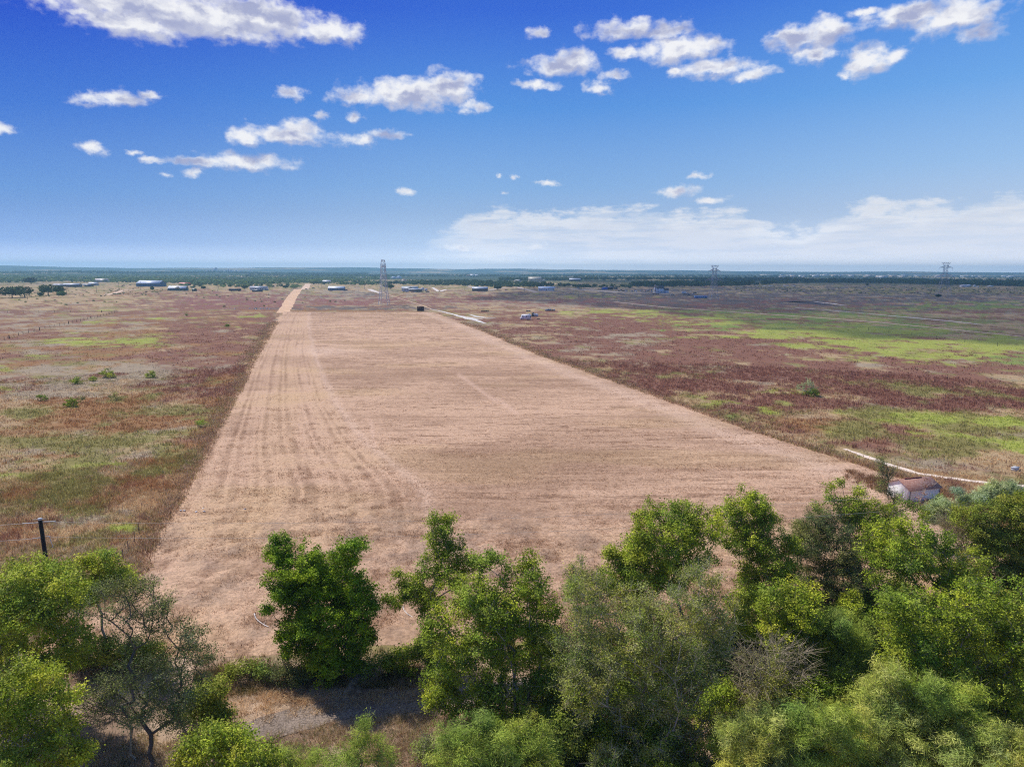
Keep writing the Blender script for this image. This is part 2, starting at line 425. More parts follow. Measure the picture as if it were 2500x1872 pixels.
# ---------------------------------------------------------------- the mown field
ys = [G(600, 1660)[1]]
y_top = G(800, 762)[1]
while ys[-1] < y_top:
    ys.append(ys[-1] + max(ys[-1] ** 2 / (CAMH * 1100.0), 0.10))
ys = np.array(ys); NU = 520
U, YY = np.meshgrid(np.linspace(0, 1, NU), ys)
def EL(y):
    return edgeL(y) + 3.5 * (fbm(y / 26, y * 0 + 2, 3, 31) - .5) + 2.2 * (fbm(y / 7, y * 0, 6, 3, .7) - .5) * np.clip(y / 90, .6, 3)
def ER(y):
    return edgeR(y) + 4.5 * (fbm(y / 24, y * 0 + 5, 3, 33) - .5) + 2.6 * (fbm(y / 6, y * 0 + 9, 6, 5, .7) - .5) * np.clip(y / 90, .6, 3)
fx = EL(YY) + U * (ER(YY) - EL(YY)); fy = YY + 1.2 * (fbm(fx / 7, YY * 0, 3, 8) - .5)
Uc = (fx - edgeL(fy)) / (edgeR(fy) - edgeL(fy))
PXf, PYf = PX(fx.ravel(), fy.ravel()); PXf = PXf.reshape(fx.shape); PYf = PYf.reshape(fx.shape)
ub = np.interp(PYf, [762, 830, 900, 1000, 1100, 1200, 1300, 1450], [.17, .19, .21, .235, .27, .31, .33, .36]) + .012 * (fbm(fy / 14, fx * 0, 3, 21) - .5)
zl = 1 - sst(Uc, ub - .008, ub + .010)                 # the part driven lengthwise
nearz = sst(PYf, 1190, 1300) * (1 - sst(U, .55, .8))  # trampled part by the trees
ang = .035
ry_ = fy - ang * fx + 1.6 * (fbm(fx / 28, fy / 28, 3, 33) - .5)
lat = fbm(ry_ / 1.35, fx / 9, 5, 40, .68)
lat2 = fbm(ry_ / 5.5, fx / 60, 3, 44)
lon = fbm(Uc * 41 + .5 * fbm(fx / 40, fy / 60, 2, 4), fy / 70, 6, 46, .78)
lon2 = fbm(Uc * 17 + 3, fy / 160, 4, 49)
mess = fbm(fx / 2.2, fy / 2.2, 5, 52, .6)
fine = fbm(fx / .45, fy / .45, 4, 56, .6)
ridge = (1 - zl) * lat + zl * (.25 * lon + .75 * mess)
ridge = ridge * (1 - nearz) + mess * nearz
clod = np.clip(fine - .56, 0, 1) * 2.2
amp = .16 + .10 * sst(PYf, 900, 1250)
fz = .03 + amp * np.clip(ridge - .30, 0, 1) * 1.3 + .16 * clod * np.clip(ridge * 1.6 - .3, 0, 1) * sst(PYf, 800, 1100)
edge = np.minimum(U, 1 - U)
fz = fz * np.clip(edge * 60, .1, 1)
HAY, HAYD, STRAW, SOIL = (np.array(lin(*c)) for c in ((208, 172, 143), (140, 107, 84), (194, 162, 120), (150, 128, 112)))
d1 = sst(.5 * lat + .5 * lat2, .30, .62); d2 = sst(.45 * lon + .12 * lon2 + .43 * mess, .33, .62)
lightness = (1 - zl) * (.35 + .65 * d1) + zl * (.1 + .9 * d2)
lightness = lightness * (1 - .6 * nearz) + .6 * nearz * sst(mess, .3, .6)
lightness = np.clip(.2 + .7 * lightness + .8 * (fine - .5), 0, 1)
trk = np.zeros_like(fx)
for q, f_ in enumerate([.04, .10, .13, .19, .26, .30, .35, .42, .455, .52, .60, .635, .70, .76, .80, .87, .93, .97]):
    wob = .0035 * (fbm(fy / 40, fy * 0 + q, 2, 500 + q) - .5) * 2
    trk = np.maximum(trk, np.exp(-((Uc - ub * f_ - wob) / (.0030 + .0016 * (q % 3))) ** 2) * (.18 + .30 * (q % 3 == 0) + .12 * (q % 5 == 1) + .5 * fbm(fy / 12, fy * 0 + 3 * q, 3, 520 + q)))
trk = trk * (.3 + .7 * zl) * (1 - .8 * sst(PYf, 1150, 1330)) * sst(Uc, -.01, .02) * (Uc < ub + .02)
lightness = np.clip(lightness * (1 - .30 * zl * (1 - nearz)) + .06 * zl + 1.15 * trk * (.5 + mess), 0, 1)
# thin broken dark lines between the cross passes: furrow shadows put into the colour
ln = fbm(ry_ / .55, fx / 5, 4, 640, .6)
dark = sst(ln, .56, .70) * sst(lat2, .35, .6) * (1 - zl) * (1 - .5 * nearz)
lightness = np.clip(lightness - .55 * dark, 0, 1)
big = fbm(fx / 34, fy / 22, 4, 690, .6)
lightness = np.clip(lightness * (.72 + .56 * sst(big, .3, .7)), 0, 1)
c = HAYD + (HAY - HAYD) * lightness[..., None]
st = (sst(fbm(fx / 30, fy / 12, 4, 61), .50, .70) * .32 + zl * sst(lon2, .5, .7) * .15)[..., None]
c = c * (1 - st) + (STRAW * (.65 + .5 * lightness[..., None])) * st
so_ = (sst(fbm(fx / 4.5, fy / 4.5, 6, 66, .65), .48, .72) * nearz * .5)[..., None]
c = c * (1 - so_) + SOIL * so_
# pale band where the mower turned, pale patch near the top
pb = (np.exp(-((U - .93) / .035) ** 2) * .55 + np.exp(-(((PXf - 800) / 70) ** 2 + ((PYf - 858) / 10) ** 2)) * .7 + np.exp(-((Uc - ub - .008) / .01) ** 2) * .5)[..., None]
pb = np.clip(pb * (.5 + fine[..., None]), 0, 1) * .7
c = c * (1 - pb) + np.array(lin(228, 196, 172)) * pb
# two faint wheel tracks crossing the middle
for (x0, y0, x1, y1) in ((1120, 915, 1210, 980), (1215, 975, 1262, 1010), (905, 1030, 915, 1090)):
    tx = np.clip(((PXf - x0) * (x1 - x0) + (PYf - y0) * (y1 - y0)) / ((x1 - x0) ** 2 + (y1 - y0) ** 2), 0, 1)
    dd = np.hypot(PXf - x0 - tx * (x1 - x0), PYf - y0 - tx * (y1 - y0))
    tk = (np.exp(-(dd / 5) ** 2) * .4)[..., None]
    c = c * (1 - tk) + np.array(lin(226, 190, 166)) * tk
n1, n2 = fx.shape
i = np.arange(n1 - 1)[:, None] * n2; j = np.arange(n2 - 1)[None, :]
F = np.stack([i + j, i + j + 1, i + n2 + j + 1, i + n2 + j], -1).reshape(-1, 4)
# leave the near edge ragged
kx, ky = fx.ravel(), fy.ravel()
qx, qy = PX(kx, ky)
lim = 1600 + 26 * (fbm(qx / 60, qx * 0, 3, 71) - .5) - 0.045 * (qx - 560)
vis = (qy < lim)
fz = fz * np.clip((lim.reshape(fz.shape) - PYf) / 30, .05, 1)
F = F[vis[F].all(1)]
M_MOWN = mat_attr('mown_hay', .95, 3.5, .26, bump=.09, bscale=3.6)
mown = mesh_np('mown_field', np.stack([kx, ky, fz.ravel()], 1), F, M_MOWN, c.reshape(-1, 3), smooth=False)
tag(mown, kind='structure')

# ---------------------------------------------------------------- tracks, roads, pale ground: sheets a little above the ground
STRIPS = []
def strip(name, pts, halfw, z, mat, colr, n=120, jag=.25, seed=1, kind='structure'):
    """a winding strip through photo pixels; halfw in metres (number or list)"""
    P0 = np.array([G(*p)[:2] for p in pts])
    s = np.concatenate([[0], np.cumsum(np.hypot(*np.diff(P0, axis=0).T))])
    t = np.linspace(0, s[-1], n)
    cx, cyy = np.interp(t, s, P0[:, 0]), np.interp(t, s, P0[:, 1])
    k = np.ones(9) / 9
    for _ in range(2):
        cx[4:-4] = np.convolve(cx, k, 'valid'); cyy[4:-4] = np.convolve(cyy, k, 'valid')
    hw = np.interp(t, s, halfw) if hasattr(halfw, '__len__') else np.full(n, halfw)
    STRIPS.append((cx.copy(), cyy.copy(), hw.copy()))
    tx, ty = np.gradient(cx), np.gradient(cyy); L = np.hypot(tx, ty) + 1e-9
    nx, ny = -ty / L, tx / L
    cols = np.linspace(-1, 1, 9)
    V, C = [], []
    for q in cols:
        w = hw * q * (1 + jag * (fbm(t / (3 * hw.mean()), t * 0 + (7 if q > 0 else 3), 4, seed) - .5) * 2)
        X, Y = cx + nx * w, cyy + ny * w
        V.append(np.stack([X, Y, np.full(n, z)], 1))
        C.append(np.array(colr)[None] * (.75 + .5 * fbm(X / (hw.mean() * .7), Y / (hw.mean() * .7), 4, seed + 5))[:, None])
    V = np.concatenate(V); C = np.concatenate(C)
    i = np.arange(8)[:, None] * n; j = np.arange(n - 1)[None, :]
    F = np.stack([i + j, i + j + 1, i + n + j + 1, i + n + j], -1).reshape(-1, 4)[:, ::-1]
    o = mesh_np(name, V, F, mat, C)
    return tag(o, kind=kind)
M_ROAD = mat_attr('caliche', .95, 1.5, .15, bump=.03)
PALE = lin(226, 196, 170); WHT = lin(226, 214, 204)
strip('dirt_track', [(690, 764), (702, 745), (713, 725), (728, 706)], [4.5, 5, 5.5, 6], .045, M_ROAD, lin(222, 184, 150), seed=2)
strip('dirt_track', [(743, 706), (748, 700), (752, 693)], 6, .05, M_ROAD, PALE, seed=4)
strip('dirt_track', [(1052, 754), (1020, 742), (985, 731), (950, 720), (925, 712), (905, 706)], .75, .05, M_ROAD, lin(206, 176, 148), seed=5)
strip('dirt_track', [(2500, 822), (2300, 802), (2100, 783), (1900, 769), (1750, 759), (1620, 750), (1500, 737)], [1.3, 1.5, 1.7, 2, 2, 2.2, 2.4], .05, M_ROAD, PALE, seed=6, n=200)
strip('dirt_track', [(1942, 752), (2020, 757), (2120, 766), (2230, 776), (2340, 786), (2400, 793)], [2.2, 1.5, .9, 2.2, 1.6, .8], .05, M_ROAD, WHT, seed=7, jag=.6)
strip('dirt_track', [(2062, 1096), (2100, 1110), (2180, 1138), (2240, 1156), (2310, 1166), (2380, 1176), (2440, 1182), (2560, 1192)], [.3, .65, .7, .5, .5, .55, .5, .5], .05, M_ROAD, lin(238, 218, 200), seed=8, n=200, jag=.7)
strip('dirt_track', [(1390, 705), (1450, 709), (1520, 714), (1640, 718)], [6, 8, 7, 4], .05, M_ROAD, lin(190, 176, 170), seed=9)
strip('dirt_track', [(1255, 702), (1220, 704), (1190, 709), (1140, 698)], [5, 5, 4, 4], .05, M_ROAD, lin(190, 176, 166), seed=10)
strip('dirt_track', [(1260, 700), (1285, 707), (1310, 713)], [5, 4, 3], .055, M_ROAD, lin(196, 180, 170), seed=29)
strip('dirt_track', [(1290, 689), (1335, 689), (1370, 695), (1420, 701), (1450, 705)], [6, 5, 4, 4, 4], .05, M_ROAD, PALE, seed=11)
strip('dirt_track', [(260, 720), (285, 714), (300, 709), (350, 706), (420, 706)], [3, 3, 3, 3, 3], .05, M_ROAD, PALE, seed=12)
strip('dirt_track', [(1088, 707), (1072, 712), (1056, 702)], [3, 3, 2.5], .05, M_ROAD, WHT, seed=13)
strip('dirt_track', [(902, 706), (912, 711), (930, 716)], [4, 4, 2], .055, M_ROAD, WHT, seed=14)
CH = lin(222, 216, 210)
strip('chalk_ground', [(1049, 754), (1085, 762), (1120, 771), (1150, 778), (1183, 789)], [.4, 1.0, 1.8, 3.2, 1.0], .05, M_ROAD, CH, seed=15, jag=.8)
strip('chalk_ground', [(1146, 768), (1165, 773), (1185, 776), (1212, 776)], [.6, 1.8, 2.4, .4], .058, M_ROAD, CH, seed=16, jag=.9)
strip('chalk_ground', [(1120, 771), (1150, 779), (1178, 779)], [1, 3, 1.2], .066, M_ROAD, CH, seed=17, jag=.8)
strip('chalk_ground', [(1990, 737), (2030, 741), (2065, 746)], [2, 2.5, 1], .05, M_ROAD, WHT, seed=18, jag=.6)
strip('chalk_ground', [(0, 763), (12, 763), (24, 762)], [1.5, 1.5, .6], .05, M_ROAD, WHT, seed=19)
strip('burnt_ground', [(1915, 738), (1950, 736), (1990, 742), (2040, 747)], [9, 14, 9, 4], .042, M_ROAD, lin(84, 78, 84), seed=20, jag=.6)
M_GRAVEL = mat_attr('gravel', .95, 7.0, .5, bump=.05, bscale=12)
strip('gravel_lane', [(420, 1850), (560, 1800), (700, 1765), (850, 1728), (1000, 1708), (1150, 1690), (1300, 1672)], [.9, 1.1, 1.35, 1.4, 1.3, 1.2, 1.1], .03, M_GRAVEL, lin(150, 134, 122), seed=21, jag=.6, n=220)
# ================================================================ grass and weeds (nobody could count them)
def blades(px_, py_, pz, n, h, w, colr, spread, lean, seed, curve=True):
    """tufts of n blades: two-segment tapering blades; every array is per tuft"""
    rg = np.random.default_rng(seed); T = len(px_)
    N = T * n
    rep = lambda a: np.repeat(np.asarray(a, float) * np.ones(T), n)
    th = rg.uniform(0, 2 * np.pi, N); rad = rep(spread) * np.sqrt(rg.uniform(0, 1, N))
    bx, by, bz = rep(px_) + rad * np.cos(th), rep(py_) + rad * np.sin(th), rep(pz)
    hh = rep(h) * rg.uniform(.55, 1.15, N); ww = rep(w) * rg.uniform(.6, 1.2, N)
    ln = rep(lean) * rg.uniform(.3, 1.4, N) * hh
    la = th + rg.normal(0, .7, N)
    dx_, dy_ = np.cos(la) * ln, np.sin(la) * ln
    fa = rg.uniform(0, np.pi, N); sx, sy = np.cos(fa) * ww / 2, np.sin(fa) * ww / 2
    v0 = np.stack([bx - sx, by - sy, bz], 1); v1 = np.stack([bx + sx, by + sy, bz], 1)
    mz = bz + hh * .6
    v2 = np.stack([bx + dx_ * .35 + sx * .7, by + dy_ * .35 + sy * .7, mz], 1)
    v3 = np.stack([bx + dx_ * .35 - sx * .7, by + dy_ * .35 - sy * .7, mz], 1)
    v4 = np.stack([bx + dx_, by + dy_, bz + hh], 1)
    V = np.stack([v0, v1, v2, v3, v4], 1).reshape(-1, 3)
    b = np.arange(N)[:, None] * 5
    Q = b + np.array([[0, 1, 2, 3]]); Tr = b + np.array([[3, 2, 4]])
    c = np.repeat(np.asarray(colr) * np.ones((T, 3)), n, 0) * rg.uniform(.75, 1.25, (N, 1))
    C = np.repeat(c, 5, 0)
    return V, [Q, Tr], C
def join_parts(parts):
    Vs, Qs, Ts, Cs, off = [], [], [], [], 0
    for V, Fs, C in parts:
        for f in Fs:
            (Qs if f.shape[1] == 4 else Ts).append(f + off)
        Vs.append(V); Cs.append(C); off += len(V)
    out = []
    if Qs: out.append(np.concatenate(Qs))
    if Ts: out.append(np.concatenate(Ts))
    return np.concatenate(Vs), out, np.concatenate(Cs)

M_GRASS = mat_attr('dry_grass', .85, 1.0, 0.0, transl=.35)
M_LEAF = mat_attr('leaf', .6, 1.0, 0.0, transl=.24, spec=.15)
M_BARK = mat_attr('bark', .95, 9.0, .25)

def scatter(n, r0, r1, seed, a0=-40, a1=40, powr=1.0):
    rg = np.random.default_rng(seed)
    r = np.sqrt(rg.uniform(r0 ** 2, r1 ** 2, n)) if powr == 1 else r0 * (r1 / r0) ** rg.uniform(0, 1, n)
    a = np.radians(rg.uniform(a0, a1, n))
    return r * np.sin(a), r * np.cos(a)
def in_mown(x, y, m=0.0):
    X, Y = PX(x, y)
    return (x > edgeL(y) + m) & (x < edgeR(y) - m) & (Y > 762) & (Y < 1600)
def on_strip(x, y, m=.35):
    hit = np.zeros(len(x), bool)
    for cx, cyy, hw in STRIPS:
        k = np.where((x > cx.min() - 6) & (x < cx.max() + 6) & (y > cyy.min() - 6) & (y < cyy.max() + 6))[0]
        for a in range(0, len(k), 4000):
            kk = k[a:a + 4000]; d = np.hypot(x[kk, None] - cx, y[kk, None] - cyy); j = d.argmin(1)
            hit[kk] |= d[np.arange(len(kk)), j] < hw[j] * .9 + m
    return hit
def grass_field(seed, n, r0, r1, nb, h, w, powr=1.0, spread=.35, z=0):
    x, y = scatter(n, r0, r1, seed, powr=powr)
    X, Y = PX(x, y)
    k = ~in_mown(x, y, .4) & (Y < 1900)
    # the lanes stay clear
    lane = (Y > 1600)
    k &= ~lane
    k[k] &= ~on_strip(x[k], y[k])
    x, y = x[k], y[k]
    wts = ground_mix(x, y)
    hk = wts @ np.array([.8, .6, 1.25, 1.2, .9, .6, .9, .7, .2, .5])
    hk *= .5 + 1.0 * fbm(x / 5, y / 5, 3, 900)
    hk *= 1 - .75 * sst(np.hypot(x, y), 300, 480)
    rg = np.random.default_rng(seed + 1)
    # each tuft takes one cover colour so that clumps differ
    cs = np.cumsum(wts ** .7 / (wts ** .7).sum(1, keepdims=True), 1)
    pick = np.minimum((rg.uniform(0, 1, len(x))[:, None] > cs).sum(1), 9)
    c = PAL[pick] * 1.0 + ground_color(x, y) * .6
    c = c * rg.uniform(.82, 1.18, (len(x), 1))
    return blades(x, y, z, nb, h * hk, w * (1 + 0 * hk), c, spread, .45, seed + 2)
parts = [grass_field(11, 60000, 58, 120, 7, .62, .055, spread=.3),
         grass_field(12, 36000, 120, 230, 6, .55, .11, spread=.5),
         grass_field(13, 12000, 230, 480, 5, .40, .24, spread=1.1)]
# a ragged weedy margin along both sides of the mown field
rgm = np.random.default_rng(55); n = 7000
ym = 58 * (400 / 58) ** rgm.uniform(0, 1, n); sd_ = rgm.uniform(0, 1, n) < .5
xm = np.where(sd_, edgeL(ym), edgeR(ym)) + np.where(sd_, -1, 1) * (np.abs(rgm.normal(0, 1.0, n)) - .8) * (1 + ym / 160)
mc = np.array([lin(*q) for q in [(206, 172, 138), (188, 154, 120), (160, 124, 96), (168, 154, 98), (216, 186, 152)]])[rgm.integers(0, 5, n)]
parts.append(blades(xm, ym, 0, 6, .6 * (.4 + fbm(xm / 4, ym / 4, 3, 77)), .05 * (1 + ym / 110), mc, .35 * (1 + ym / 150), .5, 56))
V, F, C = join_parts(parts)
tag(mesh_np('wild_grass', V, F, M_GRASS, C), kind='stuff')

def patch_grass(name, poly, n, h, w, cols, nb, seed, spread=.25, lean=.7, ok=None):
    """tufts of dry grass inside a photo-pixel polygon"""
    rg = np.random.default_rng(seed)
    P0 = np.array([G(*p)[:2] for p in poly])
    lo, hi = P0.min(0), P0.max(0)
    x, y = rg.uniform(lo[0], hi[0], n * 3), rg.uniform(lo[1], hi[1], n * 3)
    ins = np.zeros(len(x), bool)
    for a in range(len(P0)):
        (x1, y1), (x2, y2) = P0[a - 1], P0[a]
        cnd = ((y1 > y) != (y2 > y)) & (x < (x2 - x1) * (y - y1) / (y2 - y1 + 1e-12) + x1)
        ins ^= cnd
    dn = fbm(x / 1.6, y / 1.6, 4, seed) > rg.uniform(.30, .62, len(x))
    k = ins & dn
    k[k] &= ~(on_strip(x[k], y[k], .1) & (rg.uniform(0, 1, k.sum()) < .6))
    x, y = x[k][:n], y[k][:n]
    cc = np.array([lin(*q) for q in cols])[rg.integers(0, len(cols), len(x))] * rg.uniform(.7, 1.25, (len(x), 1))
    return blades(x, y, 0, nb, h * (.6 + .8 * fbm(x / 1.2, y / 1.2, 3, seed + 3)), w, cc, spread, lean, seed + 1)
STRAWC = [(234, 204, 160), (222, 186, 142), (240, 214, 176), (200, 168, 130)]
MIXC = [(216, 192, 156), (194, 166, 134), (224, 204, 172), (166, 160, 104)]
pg = [patch_grass('', [(520, 1670), (700, 1655), (900, 1700), (960, 1680), (1100, 1665), (1120, 1700), (900, 1725), (700, 1755), (560, 1790), (480, 1760)], 1200, .34, .03, STRAWC, 9, 31, lean=1.5),
      patch_grass('', [(480, 1640), (1100, 1620), (1110, 1680), (700, 1680), (470, 1720)], 1500, .4, .03, [(150, 140, 86), (150, 126, 84), (96, 96, 56), (168, 140, 100)], 10, 32),
      patch_grass('', [(620, 1790), (900, 1750), (1200, 1725), (1300, 1790), (1250, 1990), (500, 1990)], 3200, .34, .03, MIXC + [(200, 170, 140)], 10, 33),
      patch_grass('', [(150, 1800), (430, 1790), (560, 1820), (500, 1990), (100, 1990)], 2400, .35, .03, MIXC, 8, 34),
      patch_grass('', [(1300, 1500), (2500, 1350), (2700, 1990), (1300, 1990)], 9000, .4, .035, MIXC, 7, 35),
      patch_grass('', [(350, 1420), (520, 1610), (1060, 1580), (1400, 1500), (2200, 1320), (2300, 1330), (1400, 1620), (540, 1660), (300, 1500)], 5200, .45, .035, [(160, 134, 92), (130, 116, 68), (178, 146, 110), (110, 100, 56)], 8, 36),
      patch_grass('', [(-200, 1350), (330, 1300), (360, 1420), (200, 1700), (-300, 1900)], 4000, .6, .035, MIXC, 8, 37),
      patch_grass('', [(2070, 1150), (2230, 1190), (2520, 1230), (2560, 1330), (2300, 1290), (2200, 1225), (2060, 1170)], 2600, .7, .04, [(160, 120, 92), (150, 116, 80), (132, 92, 72), (176, 144, 100)], 8, 38)]
V, F, C = join_parts(pg)
tag(mesh_np('dry_grass', V, F, M_GRASS, C), kind='stuff')
# loose hay lying on the mown field, longer and darker along the swaths
rgh = np.random.default_rng(77)
x, y = scatter(90000, 55, 190, 78, powr=2)
k = in_mown(x, y, .5); x, y = x[k], y[k]
X, Y = PX(x, y)
rowy = y - ang * x + 1.6 * (fbm(x / 28, y / 28, 3, 33) - .5)
dn = fbm(rowy / 1.35, x / 16, 4, 40, .6)
k = (dn + .25 * rgh.normal(0, .3, len(x)) - .30 * sst(y, 90, 200)) > .46
x, y = x[k], y[k]
cc = np.array([lin(*q) for q in [(200, 162, 126), (168, 128, 98), (212, 176, 140), (128, 94, 70)]])[rgh.integers(0, 4, len(x))]
V, F, C = blades(x, y, .06, 4, .15 * (1 + y / 300), .032 * (1 + y / 150), cc, .30 * (1 + y / 200), 1.6, 79)
tag(mesh_np('loose_hay', V, F, M_GRASS, C), kind='stuff')

# ================================================================ trees
def tubes(p0, p1, r0, r1, k=5):
    """tapering prisms between point pairs"""
    p0, p1 = np.asarray(p0, float), np.asarray(p1, float)
    d = p1 - p0; L = np.linalg.norm(d, axis=1, keepdims=True) + 1e-9; d = d / L
    ref = np.where(np.abs(d[:, 2:3]) > .9, np.array([[1., 0, 0]]), np.array([[0, 0, 1.]]))
    u = np.cross(d, ref); u /= np.linalg.norm(u, axis=1, keepdims=True) + 1e-9
    v = np.cross(d, u)
    t = np.arange(k) * 2 * np.pi / k
    ring = np.cos(t)[None, :, None] * u[:, None] + np.sin(t)[None, :, None] * v[:, None]
    A_ = p0[:, None] + ring * np.asarray(r0)[:, None, None]; B_ = p1[:, None] + ring * np.asarray(r1)[:, None, None]
    V = np.concatenate([A_, B_], 1).reshape(-1, 3)
    b = np.arange(len(p0))[:, None, None] * 2 * k
    q = np.arange(k)
    F = (b + np.stack([q, (q + 1) % k, (q + 1) % k + k, q + k], 1)[None]).reshape(-1, 4)
    return V, F

def skeleton(base, pts, rg, trunk_top, jit=.12):
    """branches that reach every point of the crown; returns positions, parents, tip flags"""
    pos = [np.array(base, float)]; par = [-1]
    tt = np.array(trunk_top, float)
    n0 = 5
    for q in range(1, n0 + 1):
        f = q / n0
        pos.append(base * (1 - f) + tt * f + rg.normal(0, .10, 3) * np.array([1, 1, 0])); par.append(len(pos) - 2)
    order = np.argsort(np.linalg.norm(pts - tt, axis=1))
    plen = [0.0] + [1.0 * q for q in range(1, n0 + 1)]
    cap = len(pts) * 6 + 20
    PA = np.zeros((cap, 3)); PL = np.zeros(cap); n = len(pos)
    PA[:n] = pos; PL[:n] = plen; par = par + [0] * (cap - n)
    tips = []
    for o in order:
        p = pts[o]
        d = np.linalg.norm(PA[2:n] - p, axis=1)
        below = np.maximum(PA[2:n, 2] - p[2], 0)
        j = 2 + int(np.argmin(d + .22 * PL[2:n] + .9 * below))
        dist = np.linalg.norm(PA[j] - p); a = j
        steps = max(1, min(5, int(dist / .7)))
        for s in range(1, steps + 1):
            f = s / steps
            q = PA[j] * (1 - f) + p * f + (rg.normal(0, jit * dist ** .5, 3) * .5 if s < steps else 0)
            q[2] += .10 * dist * math.sin(f * math.pi)
            PA[n] = q; PL[n] = PL[a] + dist / steps; par[n] = a; a = n; n += 1
            if n >= cap - 6: break
        tips.append(a)
        if n >= cap - 6: break
    return PA[:n], np.array(par[:n]), np.array(tips)

SPEC = {
 # leaf length, width, leaves per clump, clump spread, colours, bark, bare twigs per tip
 'hackberry': dict(L=.15, Wd=.10, n=76, s=.36, cols=[(160, 176, 50), (136, 157, 42), (186, 196, 72), (110, 136, 33)], bark=(150, 142, 130), tw=1),
 'lime':      dict(L=.15, Wd=.10, n=76, s=.36, cols=[(178, 190, 54), (152, 170, 46), (202, 206, 80), (120, 144, 37)], bark=(152, 142, 126), tw=1),
 'deep':      dict(L=.16, Wd=.11, n=76, s=.34, cols=[(144, 170, 34), (122, 154, 26), (172, 192, 50), (96, 124, 22)], bark=(110, 100, 90), tw=0),
 'dark':      dict(L=.15, Wd=.10, n=74, s=.38, cols=[(134, 150, 50), (112, 132, 40), (156, 166, 62), (160, 160, 72)], bark=(110, 100, 90), tw=0),
 'olive':     dict(L=.12, Wd=.065, n=92, s=.38, cols=[(152, 158, 78), (128, 140, 60), (174, 174, 100), (138, 156, 50)], bark=(172, 162, 144), tw=4),
 'oak':       dict(L=.12, Wd=.065, n=92, s=.36, cols=[(134, 142, 80), (112, 124, 62), (158, 160, 100), (100, 116, 50)], bark=(104, 96, 90), tw=2),
 'feather':   dict(L=.28, Wd=.028, n=125, s=.38, cols=[(200, 204, 98), (174, 184, 82), (216, 216, 122), (146, 164, 70)], bark=(140, 128, 110), tw=1),
 'featherg':  dict(L=.28, Wd=.028, n=120, s=.38, cols=[(172, 190, 78), (148, 172, 66), (196, 206, 98), (120, 148, 56)], bark=(128, 118, 102), tw=1),
 'dead':      dict(L=.10, Wd=.06, n=16, s=.4, cols=[(150, 152, 84), (130, 128, 84)], bark=(168, 154, 132), tw=4),
 'rust':      dict(L=.10, Wd=.06, n=20, s=.20, cols=[(150, 88, 64), (124, 72, 54), (166, 108, 80)], bark=(190, 172, 158), tw=3),
 'reed':      dict(L=.60, Wd=.05, n=44, s=.34, cols=[(176, 192, 140), (150, 170, 116), (198, 208, 162)], bark=(160, 170, 126), tw=0),
}
def crown_points(lobes, dens, rg):
    out = []
    for (x, y, z, r) in lobes:
        n = max(4, int(dens * 1.9 * r ** 2))
        d = rg.normal(0, 1, (n, 3)); d /= np.linalg.norm(d, axis=1, keepdims=True)
        rad = r * rg.uniform(.35, 1.0, n) ** .55
        out.append(np.array([x, y, z]) + d * rad[:, None] * np.array([1, 1, .9]))
    return np.concatenate(out)
def leaves(centres, outward, sp, rg, dens=1.0, size=1.0):
    S = SPEC[sp]; n = max(1, int(S['n'] * dens)); T = len(centres); N = T * n
    feather = sp in ('feather', 'featherg', 'reed')
    c = np.repeat(centres, n, 0); ow = np.repeat(outward, n, 0)
    # clumps are short sprays pointing outwards
    tl = rg.uniform(-.2, 1, N)[:, None]
    ctr = c + ow * tl * S['s'] * 1.1 + rg.normal(0, 1, (N, 3)) * S['s'] * np.array([.55, .55, .42])
    nrm = rg.normal(0, .75, (N, 3)) + np.array([0, 0, .9]) + ow * .5
    nrm /= np.linalg.norm(nrm, axis=1, keepdims=True)
    t = rg.normal(0, 1, (N, 3)) + ow * (1.2 if feather else .4)
    if sp == 'reed': t += np.array([0, 0, 1.6])
    t -= nrm * (t * nrm).sum(1, keepdims=True); t /= np.linalg.norm(t, axis=1, keepdims=True) + 1e-9
    b = np.cross(nrm, t)
    l = (S['L'] * size * (rg.uniform(.55, 1.25, N) + .5 * (rg.uniform(0, 1, N) < .12)) / 2)[:, None]; w = (S['Wd'] * size * rg.uniform(.7, 1.2, N) / 2)[:, None]
    V = np.stack([ctr - t * l, ctr + b * w - t * l * .1, ctr + t * l, ctr - b * w - t * l * .1], 1).reshape(-1, 3)
    F = np.arange(N * 4).reshape(-1, 4)
    cols = np.array([lin(*q) for q in S['cols']])
    pk = rg.integers(0, len(cols), T)
    cc = np.repeat(cols[pk], n, 0) * .6 + cols[rg.integers(0, len(cols), N)] * .4
    # branches differ: some yellowed, some fresh, some dusty
    lf = np.sin(centres[:, 0] * .9 + 3 * np.sin(centres[:, 2] * .7)) * np.cos(centres[:, 1] * .8 + centres[:, 2] * .6)
    lf = np.repeat(lf, n)[:, None]
    cc = cc * (1 + lf * np.array([.28, .16, -.05]))
    cc = cc * np.repeat(rg.uniform(.7, 1.3, T), n)[:, None] * rg.uniform(.7, 1.35, (N, 1))
    return V, F, np.repeat(cc, 4, 0)
